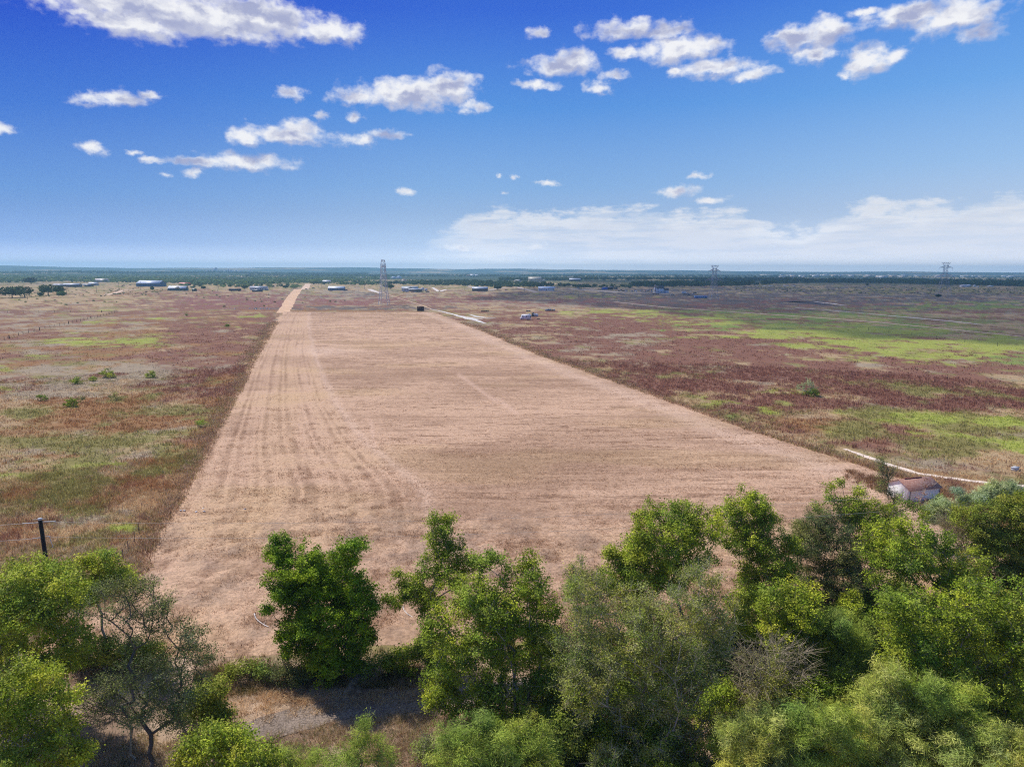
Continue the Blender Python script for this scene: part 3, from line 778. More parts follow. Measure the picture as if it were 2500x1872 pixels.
def make_tree(name, base, lobes, sp, label, cat='tree', group=None, seed=1, dens=6.0, ldens=1.0, trunk_f=.35, trunk_r=None, lsize=1.0, stems=1, bark=None):
    """base and lobes in world metres -> one thing with a trunk and a crown"""
    rg = np.random.default_rng(seed); base = np.array(base, float); S = SPEC[sp]
    t = empty(name, base, 0, label, cat, group)
    lob = np.array(lobes, float)
    pts = crown_points(lob, dens, rg); pts = pts[pts[:, 2] > base[2] + .25]
    cen = np.average(lob[:, :3], axis=0, weights=lob[:, 3] ** 2)
    top = pts[:, 2].max()
    tt = base * (1 - trunk_f) + np.array([cen[0], cen[1], max(cen[2], base[2] + .5)]) * trunk_f
    tt[2] = max(tt[2], base[2] + .4)
    PA, par, tips = skeleton(base, pts, rg, tt)
    n = len(PA); kid = np.zeros(n); rad = np.zeros(n); tr = .012
    acc = np.zeros(n)
    isleaf = np.ones(n, bool); isleaf[par[1:]] = False
    for q in range(n - 1, 0, -1):
        if acc[q] == 0: acc[q] = tr ** 2.25
        acc[par[q]] += acc[q]
    rad = acc ** (1 / 2.25)
    if trunk_r: rad = rad * (trunk_r / rad[0]) ** (rad / rad[0])
    ch = np.arange(1, n)
    V, F = tubes(PA[par[ch]], PA[ch], np.minimum(rad[par[ch]], rad[ch] * 1.35), rad[ch], 5)
    bc = np.array(lin(*(bark or S['bark'])))
    C = np.tile(bc, (len(V), 1)) * np.repeat(rg.uniform(.8, 1.2, len(ch)), 10)[:, None]
    woods = [(V, [F], C)]
    ow = PA[tips] - PA[par[tips]]; ow = ow / (np.linalg.norm(ow, axis=1, keepdims=True) + 1e-9)
    out2 = PA[tips] - cen; out2 /= np.linalg.norm(out2, axis=1, keepdims=True) + 1e-9
    ow = ow + out2; ow /= np.linalg.norm(ow, axis=1, keepdims=True) + 1e-9
    if S['tw']:
        k = S['tw']; P1 = np.repeat(PA[tips], k, 0); O1 = np.repeat(ow, k, 0)
        dd = O1 + rg.normal(0, .55, P1.shape); dd /= np.linalg.norm(dd, axis=1, keepdims=True)
        L1 = rg.uniform(.4, 1.15, len(P1))[:, None] * (1.3 if sp == 'dead' else .8)
        mid = P1 + dd * L1 * .5; end = P1 + dd * L1 + rg.normal(0, .12, P1.shape)
        V1, F1 = tubes(P1, mid, np.full(len(P1), .013), np.full(len(P1), .009), 3)
        V2, F2 = tubes(mid, end, np.full(len(P1), .009), np.full(len(P1), .004), 3)
        C1 = np.tile(bc * 1.25, (len(V1), 1)) * np.repeat(rg.uniform(.7, 1.35, len(P1)), 6)[:, None]
        woods += [(V1, [F1], C1), (V2, [F2], C1)]
    V, F, C = join_parts(woods)
    mesh_np('trunk', V - base, F, M_BARK, C, parent=t)
    V, F, C = leaves(PA[tips], ow, sp, rg, ldens, lsize)
    ok = V.reshape(-1, 4, 3)[:, :, 2].min(1) > base[2] + .03
    V = V.reshape(-1, 4, 3)[ok].reshape(-1, 3); C = C.reshape(-1, 4, 3)[ok].reshape(-1, 3)
    F = np.arange(len(V)).reshape(-1, 4)
    mesh_np('crown', V - base, F, M_LEAF, C, parent=t)
    return t
def px_tree(bpx, lob, sp, label, seed, name='tree', deep=.9, cat='tree', group=None, back=True, **kw):
    """trunk foot at a photo pixel; lobes given as photo pixels (x, y, r) at the tree's own distance, with real depth"""
    rg = np.random.default_rng(seed + 500)
    base = G(*bpx); D = DEPTH(base)
    L = []
    for l in lob:
        x, y, r = l[:3]; dd = l[3] if len(l) > 3 else 0.0
        rm = r / FPX * D
        off = rg.uniform(-.5, .5) * rm * deep + dd
        c = AT(x, y, D + off); L.append((*c, rm * (D + off) / D))
        if back:
            for sgn in (-1, 1):
                if rg.random() < .6:
                    c = AT(x + rg.uniform(-.25, .25) * r, y + rg.uniform(0, .35) * r, D + off + sgn * rm * 1.1 * deep)
                    L.append((*c, rm * .75))
    L = [(l[0], l[1], l[2], l[3] * 1.08) for l in L if l[2] > .2]
    return make_tree(name, base, L, sp, label, cat, group, seed, **kw)
# ================================================================ the tree belt in front
T = px_tree
T((800, 1655), [(775, 1400, 44), (723, 1380, 59), (685, 1345, 32), (761, 1420, 67), (846, 1350, 35), (837, 1420, 55), (861, 1490, 50), (799, 1500, 67), (742, 1520, 52), (704, 1440, 42), (666, 1410, 22), (656, 1482, 15), (889, 1450, 25), (908, 1475, 13), (866, 1550, 42), (723, 1570, 39), (790, 1590, 50), (694, 1555, 17), (851, 1610, 29), (790, 1650, 32), (875, 1332, 18), (680, 1318, 17), (899, 1540, 12)],
  'deep', 'deep green rounded tree standing alone before the mown field, in the gap of the belt', 101, dens=9, ldens=1.15)
T((1245, 1800), [(1110, 1500, 52), (1170, 1445, 56), (1215, 1480, 60), (1290, 1420, 46), (1293, 1370, 24), (1250, 1410, 30), (1320, 1480, 46), (1190, 1540, 60), (1110, 1600, 60), (1070, 1545, 40), (1250, 1560, 70), (1330, 1560, 40), (1160, 1640, 66), (1080, 1670, 44), (1250, 1660, 70), (1330, 1650, 40), (1190, 1720, 56), (1280, 1740, 60), (1110, 1715, 30), (1060, 1700, 22), (1180, 1372, 24), (1210, 1365, 20), (1345, 1740, 40)],
  'hackberry', 'tall open yellow-green tree over the shaded end of the gravel lane', 102, dens=7.5)
T((1130, 1640), [(1080, 1290, 22), (1060, 1270, 16), (1095, 1270, 12), (1062, 1310, 22), (1078, 1340, 30), (1115, 1330, 20), (1065, 1385, 40), (1100, 1400, 42), (1130, 1380, 30), (1020, 1400, 24), (1010, 1440, 36), (1040, 1450, 36), (965, 1465, 18), (985, 1440, 18), (950, 1460, 10), (975, 1395, 12), (1050, 1480, 26), (1170, 1380, 22)],
  'hackberry', 'slim light-leaved tree with a narrow spire top rising over the mown field', 103, dens=10, ldens=.75, deep=.7)
T((1640, 1880), [(1420, 1440, 44), (1440, 1500, 60), (1400, 1580, 60), (1470, 1600, 74), (1560, 1490, 60), (1560, 1570, 80), (1650, 1500, 70), (1700, 1440, 56), (1720, 1400, 40), (1650, 1580, 80), (1740, 1500, 60), (1760, 1560, 40), (1430, 1680, 70), (1520, 1700, 80), (1620, 1680, 80), (1700, 1640, 50), (1500, 1790, 80), (1600, 1780, 80), (1700, 1760, 60), (1420, 1740, 40), (1560, 1860, 80), (1680, 1850, 60)],
  'olive', 'broad grey-green tree with bare silvery twigs in the middle of the belt', 104, dens=6.2, ldens=1.0)
T((1440, 1640), [(1420, 1400, 34), (1440, 1430, 40), (1400, 1440, 26), (1470, 1460, 36), (1425, 1500, 34), (1395, 1400, 16)],
  'olive', 'small grey-green tree with a thin trunk at the left shoulder of the broad grey tree', 105, dens=9, ldens=.8)
T((1700, 1600), [(1590, 1250, 28), (1580, 1290, 36), (1560, 1320, 34), (1640, 1260, 34), (1680, 1250, 28), (1660, 1300, 50), (1600, 1350, 56), (1730, 1280, 44), (1700, 1340, 50), (1540, 1370, 44), (1510, 1360, 26), (1500, 1410, 44), (1560, 1420, 50), (1550, 1480, 40), (1640, 1400, 50), (1490, 1345, 14), (1550, 1265, 12)],
  'lime', 'bright green many-topped tree behind the broad grey tree, left of the tallest crown', 106, dens=8)
T((1850, 1540), [(1820, 1215, 26), (1850, 1230, 30), (1800, 1240, 30), (1830, 1270, 44), (1870, 1270, 30), (1800, 1310, 46), (1850, 1320, 46), (1905, 1330, 40), (1930, 1330, 24), (1900, 1380, 44), (1840, 1380, 40), (1930, 1390, 24), (1820, 1430, 34), (1880, 1430, 30), (1800, 1470, 26)],
  'hackberry', 'tallest bright crown of the belt, rising against the mown field with open lower branches', 107, dens=8)
T((2000, 1500), [(2000, 1270, 34), (2040, 1290, 40), (1980, 1320, 50), (2040, 1340, 56), (2090, 1370, 46), (1990, 1390, 44), (2060, 1410, 56), (2100, 1430, 36), (1965, 1280, 24), (1960, 1430, 24), (2010, 1450, 34), (2080, 1475, 30)],
  'oak', 'dusky grey-green tree with a dark trunk between the tallest crown and the shed', 108, dens=9, ldens=1.05)
T((2120, 1480), [(2030, 1190, 12), (2025, 1215, 16), (2060, 1235, 22), (2000, 1240, 14), (2100, 1200, 18), (2090, 1235, 26), (2130, 1240, 26), (2120, 1280, 36), (2080, 1275, 22), (2150, 1290, 26), (2050, 1180, 8), (2110, 1320, 26), (2155, 1330, 28), (2170, 1250, 20), (2192, 1222, 12), (2212, 1232, 13), (2236, 1240, 12)],
  'hackberry', 'thin airy tree with pale leaf sprays reaching up left of the shed', 109, dens=11, ldens=.62)
T((2215, 1330), [(2152, 1130, 11), (2160, 1145, 12), (2148, 1160, 11), (2170, 1160, 11), (2160, 1180, 12), (2172, 1200, 12), (2180, 1215, 12), (2172, 1235, 13), (2186, 1250, 13), (2190, 1275, 14), (2150, 1195, 7), (2182, 1150, 6)],
  'oak', 'leaning slender tree crossing the white gable of the shed', 110, dens=20, ldens=.30, lsize=1.0)
T((2250, 1262), [(2262, 1170, 6), (2258, 1185, 6), (2272, 1185, 5), (2255, 1205, 5), (2246, 1215, 6), (2262, 1222, 7), (2245, 1232, 6), (2252, 1243, 6), (2225, 1228, 6)],
  'rust', 'dead rust-brown sapling with a pale stem before the long wall of the shed', 111, dens=26, ldens=.5, deep=.5, trunk_f=.8)
T((2310, 1262), [(2284, 1232, 11), (2292, 1218, 7), (2276, 1243, 9)], 'hackberry', 'small pale green sapling at the right corner of the shed', 112, dens=40, ldens=.5, name='sapling')
T((2290, 1700), [(2180, 1300, 40), (2240, 1290, 46), (2150, 1340, 46), (2220, 1350, 56), (2290, 1370, 56), (2180, 1400, 56), (2260, 1420, 70), (2340, 1420, 50), (2370, 1370, 34), (2150, 1370, 24), (2300, 1330, 34)],
  'hackberry', 'wide green tree just below the shed, right of the thin airy tree', 113, dens=7)
T((2330, 1870), [(2200, 1480, 50), (2270, 1500, 70), (2350, 1480, 60), (2400, 1440, 44), (2220, 1560, 60), (2310, 1590, 76), (2400, 1550, 70), (2190, 1620, 34), (2250, 1650, 56), (2340, 1670, 66), (2430, 1640, 56), (2240, 1590, 40), (2440, 1730, 50), (2380, 1750, 50), (2460, 1560, 40)],
  'hackberry', 'largest yellow-green tree of the right side, over the dark opening in the belt', 114, dens=7)
T((2480, 1480), [(2360, 1260, 30), (2410, 1250, 34), (2460, 1240, 34), (2500, 1230, 34), (2440, 1300, 46), (2500, 1300, 50), (2400, 1310, 34), (2450, 1360, 46), (2520, 1380, 56), (2480, 1420, 46), (2540, 1300, 50)],
  'dark', 'dark green tree at the right edge under the pale reeds', 115, dens=8, ldens=1.1)
T((2560, 1900), [(2480, 1500, 44), (2520, 1460, 40), (2500, 1570, 46), (2530, 1650, 56), (2480, 1620, 34), (2460, 1690, 40), (2540, 1740, 50), (2480, 1790, 44), (2540, 1840, 50)],
  'lime', 'yellow-tinged tree cut by the right edge, beside the largest right-hand tree', 116, dens=7)
T((2430, 1330), [(2395, 1215, 16), (2420, 1205, 20), (2450, 1200, 20), (2480, 1205, 22), (2510, 1215, 22), (2360, 1222, 14), (2440, 1225, 20), (2340, 1200, 8), (2425, 1185, 10), (2465, 1185, 10)],
  'reed', 'clump of pale grey-green giant reeds right of the shed', 117, name='reed_clump', cat='reeds', dens=30, ldens=.8)
T((2310, 1340), [(2290, 1240, 16), (2310, 1235, 16), (2330, 1250, 16), (2280, 1262, 14), (2310, 1265, 18), (2268, 1245, 9)],
  'reed', 'pale reeds at the foot of the shed, below its right corner', 118, name='reed_clump', cat='reeds', dens=34, ldens=.7)
T((2360, 1420), [(2330, 1290, 22), (2360, 1290, 26), (2390, 1300, 24), (2310, 1275, 14), (2345, 1315, 22), (2400, 1320, 16), (2380, 1275, 16)],
  'dead', 'bare grey-twigged shrub below the pale reeds', 119, name='bare_shrub', cat='shrub', dens=26)
T((2010, 1720), [(1900, 1450, 34), (1940, 1450, 34), (1980, 1450, 26), (1900, 1490, 44), (1960, 1500, 50), (1990, 1540, 46), (1920, 1550, 50), (1985, 1600, 44), (1930, 1610, 36), (1880, 1520, 26), (1970, 1660, 30), (1860, 1470, 14)],
  'lime', 'fresh green tree above the fallen dead branches', 120, dens=8)
T((2070, 1730), [(2030, 1520, 36), (2060, 1540, 40), (2090, 1570, 36), (2060, 1600, 46), (2100, 1620, 34), (2050, 1650, 36), (2100, 1580, 26), (2115, 1660, 24)],
  'featherg', 'soft feathery green tree left of the dark opening', 121, dens=9, ldens=1.2)
T((1900, 1790), [(1840, 1600, 40), (1900, 1590, 40), (1930, 1630, 40), (1860, 1650, 46), (1900, 1680, 44), (1830, 1690, 34), (1960, 1590, 20), (1880, 1740, 30), (1820, 1650, 26)],
  'dead', 'heap of bare grey fallen branches in the belt', 122, name='fallen_branches', cat='dead branches', dens=7, trunk_f=.05)
T((2040, 1800), [(1990, 1690, 36), (2040, 1700, 36), (2070, 1660, 24), (2010, 1740, 34), (2060, 1740, 30), (1950, 1690, 24)],
  'hackberry', 'low green tree squeezed between the fallen branches and the dark opening', 123, dens=9, ldens=.8)
# feathery mesquites along the bottom right
T((1850, 2010), [(1800, 1790, 36), (1840, 1780, 40), (1880, 1770, 36), (1860, 1830, 50), (1800, 1850, 50), (1900, 1840, 50), (1820, 1900, 56), (1900, 1900, 50)], 'feather', 'pale feathery mesquite at the bottom, right of the broad grey tree', 124, dens=8, ldens=1.2)
T((2050, 2010), [(1990, 1750, 40), (2040, 1760, 40), (1960, 1790, 46), (2020, 1820, 56), (2080, 1800, 46), (1980, 1870, 56), (2060, 1880, 60), (1940, 1740, 24)], 'featherg', 'greener feathery mesquite at the bottom, second from the broad grey tree', 125, dens=8, ldens=1.2)
T((2200, 1960), [(2120, 1690, 30), (2160, 1680, 34), (2190, 1700, 36), (2140, 1740, 46), (2200, 1760, 50), (2160, 1800, 50), (2220, 1820, 50), (2130, 1850, 46), (2200, 1880, 56), (2170, 1640, 24)], 'feather', 'pale feathery mesquite just below the dark opening', 126, dens=8, ldens=1.2)
T((2370, 1980), [(2260, 1680, 34), (2300, 1700, 44), (2350, 1690, 34), (2290, 1750, 50), (2360, 1750, 46), (2380, 1700, 26), (2320, 1800, 50)], 'featherg', 'soft grey-green mesquite under the largest right-hand tree', 127, dens=8, ldens=1.2)
T((2480, 2040), [(2340, 1830, 46), (2400, 1810, 46), (2450, 1820, 46), (2500, 1830, 50), (2360, 1890, 56), (2440, 1890, 60), (2520, 1900, 60), (2420, 1790, 26)], 'feather', 'yellowish feathery mesquite in the bottom right corner', 128, dens=8, ldens=1.2)
T((2260, 1990), [(2270, 1830, 24), (2300, 1850, 30), (2260, 1870, 26), (2310, 1880, 26)], 'dead', 'bare twiggy shrub among the mesquites at the bottom', 129, name='bare_shrub', cat='shrub', dens=22)
T((2190, 1900), [(2230, 1690, 26), (2240, 1740, 30), (2250, 1780, 24), (2235, 1720, 20)], 'lime', 'small bright leafy tree standing among the pale mesquites', 130, dens=12)
# bottom centre
T((1520, 1900), [(1480, 1800, 30), (1500, 1840, 34), (1450, 1830, 24), (1530, 1870, 30), (1470, 1870, 30)], 'lime', 'small bright green tree at the bottom, under the left half of the broad grey tree', 131, dens=12)
T((1310, 1950), [(1230, 1800, 40), (1290, 1790, 40), (1340, 1800, 30), (1250, 1850, 50), (1320, 1850, 40), (1200, 1870, 40)], 'featherg', 'feathery dark green bush under the tall open tree', 132, name='bush', cat='bush', dens=9, ldens=1.1)
T((1140, 1960), [(1100, 1800, 30), (1150, 1790, 40), (1190, 1800, 30), (1090, 1850, 36), (1150, 1850, 46), (1180, 1760, 16)], 'featherg', 'bright feathery bush at the bottom, below the gravel lane', 133, name='bush', cat='bush', dens=10, ldens=1.0)
T((930, 1930), [(880, 1800, 20), (900, 1830, 30), (870, 1860, 30), (940, 1850, 26), (890, 1770, 10), (850, 1840, 18)], 'featherg', 'small wispy green bush at the bottom edge, with one tall shoot', 134, name='bush', cat='bush', dens=14, ldens=.7)
T((1040, 1880), [(1030, 1830, 18), (1045, 1815, 14), (1050, 1840, 14)], 'olive', 'tiny brown-green bush between two feathery bushes', 135, name='bush', cat='bush', dens=26, ldens=.5)
T((740, 1960), [(690, 1850, 20), (730, 1860, 26), (770, 1850, 20), (800, 1870, 26), (720, 1890, 30)], 'featherg', 'low grey-green bush at the bottom beside the yellow tree', 136, name='bush', cat='bush', dens=12, ldens=.8)
T((560, 2010), [(480, 1830, 40), (520, 1800, 36), (560, 1810, 40), (600, 1830, 36), (640, 1850, 34), (500, 1870, 50), (580, 1880, 56), (460, 1860, 30), (650, 1880, 30), (550, 1790, 20)], 'lime', 'vivid yellow-green treetop cut by the bottom edge', 137, dens=9, ldens=.95)
# hedge along the near end of the field
for k, (bx, by, lob, sp, lb) in enumerate([
 ((610), 1660, [(570, 1625, 22), (610, 1615, 28), (640, 1620, 22), (590, 1645, 20)], 'dark', 'low green bush at the left end of the hedge by the lane'),
 ((700), 1672, [(670, 1635, 24), (700, 1620, 28), (740, 1625, 26), (710, 1650, 26)], 'oak', 'grey-green bush left of the foot of the lone deep green tree'),
 ((900), 1650, [(870, 1620, 20), (900, 1610, 24), (930, 1600, 20), (900, 1635, 22)], 'hackberry', 'low olive bush right of the foot of the lone deep green tree'),
 ((985), 1640, [(950, 1600, 24), (985, 1590, 28), (1020, 1580, 26), (990, 1620, 28)], 'hackberry', 'olive green bush in the hedge before the tall open tree'),
 ((1070), 1640, [(1040, 1560, 30), (1060, 1590, 34), (1090, 1560, 30), (1080, 1620, 30)], 'hackberry', 'dense bush at the right end of the hedge by the lane')]):
    T((bx, by), [(a, b + 12, r * .72) for a, b, r in lob], sp, lb, 140 + k, name='bush', cat='bush', dens=20, ldens=.7)
# left side
T((90, 1790), [(60, 1400, 44), (30, 1440, 50), (120, 1420, 50), (170, 1440, 44), (70, 1480, 66), (150, 1500, 60), (10, 1520, 60), (100, 1560, 66), (180, 1560, 40), (40, 1600, 66), (140, 1610, 50), (90, 1650, 50), (-50, 1480, 60), (-60, 1600, 60)],
  'lime', 'large yellow-green tree at the left edge in front of the black pole', 150, dens=7.5, ldens=1.05)
T((260, 1640), [(180, 1390, 30), (240, 1370, 24), (262, 1355, 16), (210, 1400, 34), (270, 1390, 30), (240, 1430, 36), (300, 1410, 24), (200, 1450, 30), (315, 1420, 14)],
  'lime', 'bright leafy tree behind, between the left edge tree and the grey tree', 151, dens=11, ldens=.85)
T((40, 2020), [(40, 1660, 50), (100, 1660, 40), (20, 1720, 60), (100, 1730, 56), (160, 1700, 30), (50, 1800, 70), (140, 1790, 50), (180, 1830, 34), (20, 1870, 70), (120, 1870, 60), (-40, 1760, 60)],
  'lime', 'brightest yellow-green tree filling the bottom left corner', 152, dens=7.5, ldens=1.05)
T((370, 1900), [(270, 1430, 34), (320, 1440, 40), (360, 1430, 26), (300, 1490, 50), (240, 1480, 30), (370, 1500, 40), (400, 1470, 24), (340, 1550, 40), (420, 1540, 40), (470, 1560, 34), (440, 1610, 44), (500, 1600, 24), (390, 1640, 50), (300, 1650, 50), (240, 1680, 40), (460, 1680, 40), (340, 1720, 44), (420, 1740, 44), (270, 1720, 30), (500, 1650, 20)],
  'oak', 'sparse grey-green tree with a dark forked trunk, second from the left edge', 153, dens=7.5, ldens=.66, trunk_r=.13)
T((330, 1860), [(220, 1710, 26), (260, 1740, 30), (300, 1720, 26), (200, 1750, 20), (330, 1760, 24)], 'dead', 'bare grey twigs hanging under the sparse grey-green tree', 154, name='bare_shrub', cat='shrub', dens=18)
T((500, 1790), [(490, 1690, 30), (530, 1680, 20), (510, 1730, 34), (460, 1740, 26), (540, 1740, 22)], 'dark', 'dark green bush right of the sparse grey-green tree', 155, name='bush', cat='bush', dens=16, ldens=.9)
T((260, 1640), [(230, 1590, 34), (280, 1590, 34), (330, 1590, 34), (370, 1600, 30), (200, 1600, 26)], 'dark', 'dark green bush behind the forked trunk of the sparse tree', 156, name='bush', cat='bush', dens=14, ldens=.9)
# undergrowth in the shade of the belt
for k, (bx, by, r, sp, lb) in enumerate([
 (1380, 1780, 40, 'dark', 'dark undergrowth bush between the tall open tree and the broad grey tree'),
 (1790, 1560, 34, 'dark', 'dark bush under the tallest crown of the belt'),
 (1960, 1560, 34, 'dark', 'dark bush at the foot of the dusky grey-green tree'),
 (2130, 1560, 40, 'dark', 'dark bush at the top of the dark opening'),
 (2450, 1640, 50, 'dark', 'dark bush in the gap between the two right-hand trees'),
 (1330, 1560, 30, 'hackberry', 'half hidden green bush behind the tall open tree'),
 (2100, 1470, 34, 'dark', 'dark green bush right of the dusky grey-green tree'),
 (2420, 1800, 40, 'dark', 'dark bush below the largest right-hand tree')]):
    T((bx, by + r * 1.2), [(bx - r, by, r * .7), (bx, by - r * .4, r * .9), (bx + r, by, r * .7), (bx, by + r * .3, r * .8)], sp, lb, 160 + k, name='bush', cat='bush', dens=12, ldens=1.0)

# more undergrowth fills the belt from the tall open tree to the right edge
rgu = np.random.default_rng(88)
ub_ = []
for q in range(400):
    x_ = rgu.uniform(1340, 2600); lo_ = np.interp(x_, [1340, 1600, 1900, 2200, 2600], [1640, 1600, 1520, 1420, 1400])
    y_ = rgu.uniform(lo_, 1960)
    if 2090 < x_ < 2230 and 1530 < y_ < 1700: continue
    if all((x_ - a) ** 2 + (y_ - b) ** 2 > 92 ** 2 for a, b in ub_): ub_.append((x_, y_))
kinds_ = ['hackberry', 'dark', 'lime', 'hackberry', 'dark', 'olive']
for q, (x_, y_) in enumerate(ub_):
    r = rgu.uniform(42, 66)
    T((x_, y_ + r * .9), [(x_ - r * .8, y_, r * .7), (x_, y_ - r * .7, r * .9), (x_ + r * .8, y_, r * .7), (x_, y_ + r * .2, r * .8), (x_ + rgu.uniform(-20, 20), y_ - r * 1.3, r * .5)], kinds_[q % 6],
      'leafy bush of the undergrowth, shaded under the taller crowns of the right-hand belt', 400 + q, name='bush', cat='bush', group='undergrowth bushes of the belt', dens=6.5, ldens=1.1)
# ================================================================ shapes
def boxes(bs):
    """list of (x0,y0,z0,x1,y1,z1)"""
    V, F = [], []
    for (a, b, c, d, e, f) in bs:
        o = len(V)
        V += [(x, y, z) for x in (a, d) for y in (b, e) for z in (c, f)]
        F += [tuple(o + q for q in t) for t in ((0, 1, 3, 2), (4, 6, 7, 5), (0, 4, 5, 1), (2, 3, 7, 6), (0, 2, 6, 4), (1, 5, 7, 3))]
    return np.array(V, float), np.array(F)
def bars(segs, w, k=4):
    p0 = np.array([s[0] for s in segs], float); p1 = np.array([s[1] for s in segs], float)
    return tubes(p0, p1, np.full(len(segs), w), np.full(len(segs), w), k)
def cylx(c, r, h, axis, k=14):
    """short cylinder with caps, list of one mesh"""
    t = np.arange(k) * 2 * np.pi / k
    a, b = np.cos(t) * r, np.sin(t) * r
    z0, z1 = np.full(k, -h / 2), np.full(k, h / 2)
    if axis == 'y': A_, B_ = np.stack([a, z0, b], 1), np.stack([a, z1, b], 1)
    elif axis == 'x': A_, B_ = np.stack([z0, a, b], 1), np.stack([z1, a, b], 1)
    else: A_, B_ = np.stack([a, b, z0], 1), np.stack([a, b, z1], 1)
    V = np.concatenate([A_, B_, A_.mean(0, keepdims=True), B_.mean(0, keepdims=True)]) + np.array(c)
    q = np.arange(k)
    Q = np.stack([q, (q + 1) % k, (q + 1) % k + k, q + k], 1)
    T1 = np.stack([np.full(k, 2 * k), (q + 1) % k, q], 1); T2 = np.stack([np.full(k, 2 * k + 1), q + k, (q + 1) % k + k], 1)
    return V, [Q, np.concatenate([T1, T2])]
_mats = {}
def MT(rgb, rough=.7, var=.12, scale=1.2, spec=.3, metal=0.0):
    key = (tuple(rgb), rough, var, scale, metal)
    if key not in _mats: _mats[key] = mat_simple('surface', lin(*rgb), rough, var, scale, metal, spec)
    return _mats[key]
def part(name, VF, m, parent):
    V, F = VF
    return mesh_np(name, V, F, m, parent=parent)
GLASS = MT((36, 44, 58), .15, .05, 1, .6)

# ================================================================ far trees: woods and scrub that read as masses
def clumps(cx, cyy, cz, h, w, nq, cols, seed, qs=.30, flat=1.0):
    """leafy masses: nq faces spread through each crown"""
    rg = np.random.default_rng(seed); T = len(cx); N = T * nq
    rp = lambda a: np.repeat(np.asarray(a, float) * np.ones(T), nq)
    u = rg.normal(0, 1, (N, 3)); u /= np.linalg.norm(u, axis=1, keepdims=True)
    rad = rg.uniform(.45, 1, N)[:, None] ** .6
    lump = 1 + .35 * np.sin(u[:, 0] * 4 + rp(rg.uniform(0, 6, T))) * np.cos(u[:, 1] * 5 + rp(rg.uniform(0, 6, T)))
    H, Wd = rp(h), rp(w)
    c = np.stack([rp(cx) + u[:, 0] * Wd / 2 * rad[:, 0] * lump, rp(cyy) + u[:, 1] * Wd / 2 * rad[:, 0] * lump, rp(cz) + H * .56 + u[:, 2] * H * .46 * rad[:, 0]], 1)
    n = u * .8 + rg.normal(0, .6, (N, 3)) + np.array([0, 0, .35]); n /= np.linalg.norm(n, axis=1, keepdims=True)
    t = rg.normal(0, 1, (N, 3)); t -= n * (t * n).sum(1, keepdims=True); t /= np.linalg.norm(t, axis=1, keepdims=True)
    b = np.cross(n, t); s = (rp(w) * qs * rg.uniform(.5, 1.2, N) / 2)[:, None]
    V = np.stack([c - t * s, c + b * s * .8, c + t * s, c - b * s * .8], 1).reshape(-1, 3)
    cc = np.array([lin(*q) for q in cols]); pk = rg.integers(0, len(cc), T)
    C = np.repeat(cc[pk], nq, 0) * np.repeat(rg.uniform(.8, 1.2, T), nq)[:, None] * rg.uniform(.8, 1.2, (N, 1))
    return V, [np.arange(N * 4).reshape(-1, 4)], np.repeat(C, 4, 0)
DKG = [(66, 92, 56), (54, 80, 50), (78, 102, 58), (60, 88, 44)]
LTG = [(124, 148, 84), (104, 130, 74), (138, 158, 92), (84, 112, 66), (112, 136, 70)]
def band(poly, n, h, w, cols, nq, seed, thr=0.0, sc=60, qs=.3):
    """trees scattered inside a photo-pixel polygon lying on the ground"""
    rg = np.random.default_rng(seed)
    P = np.array(poly, float); lo, hi = P.min(0), P.max(0)
    X, Y = rg.uniform(lo[0], hi[0], n * 4), rg.uniform(lo[1], hi[1], n * 4)
    ins = np.zeros(len(X), bool)
    for a in range(len(P)):
        (x1, y1), (x2, y2) = P[a - 1], P[a]
        if y1 != y2: ins ^= ((y1 > Y) != (y2 > Y)) & (X < (x2 - x1) * (Y - y1) / (y2 - y1) + x1)
    X, Y = X[ins], Y[ins]
    g = np.array([G(a, b) for a, b in zip(X, Y)])
    k = fbm(g[:, 0] / sc, g[:, 1] / sc / 1.5, 3, seed) > thr
    g = g[k][:n]
    z = hill(g[:, 0], g[:, 1])
    hh = h * rg.uniform(.6, 1.3, len(g))
    return clumps(g[:, 0], g[:, 1], z, hh, hh * w * rg.uniform(.8, 1.3, len(g)), nq, cols, seed + 1, qs)
def stuff(name, parts):
    V, F, C = join_parts(parts); o = mesh_np(name, V, F, M_LEAF, C)
    return tag(o, kind='stuff')
stuff('scrub_woodland', [
  band([(0, 673), (1000, 673), (940, 684), (760, 692), (620, 694), (300, 690), (0, 688)], 3800, 6.0, 1.3, LTG + [(76, 100, 66)], 34, 201, .33, 110),
  band([(0, 684), (300, 682), (700, 684), (680, 696), (440, 692), (300, 690), (160, 690), (0, 692)], 520, 4.5, 1.25, LTG + DKG[:2], 60, 202, .45, 60),
  band([(430, 690), (660, 690), (740, 700), (720, 704), (640, 703), (440, 700)], 190, 4.2, 1.3, LTG + DKG[:1], 70, 203, .45, 40),
  band([(760, 686), (930, 688), (960, 694), (900, 697), (760, 694)], 220, 4.6, 1.3, LTG + DKG[:2], 60, 204, .42, 40)])
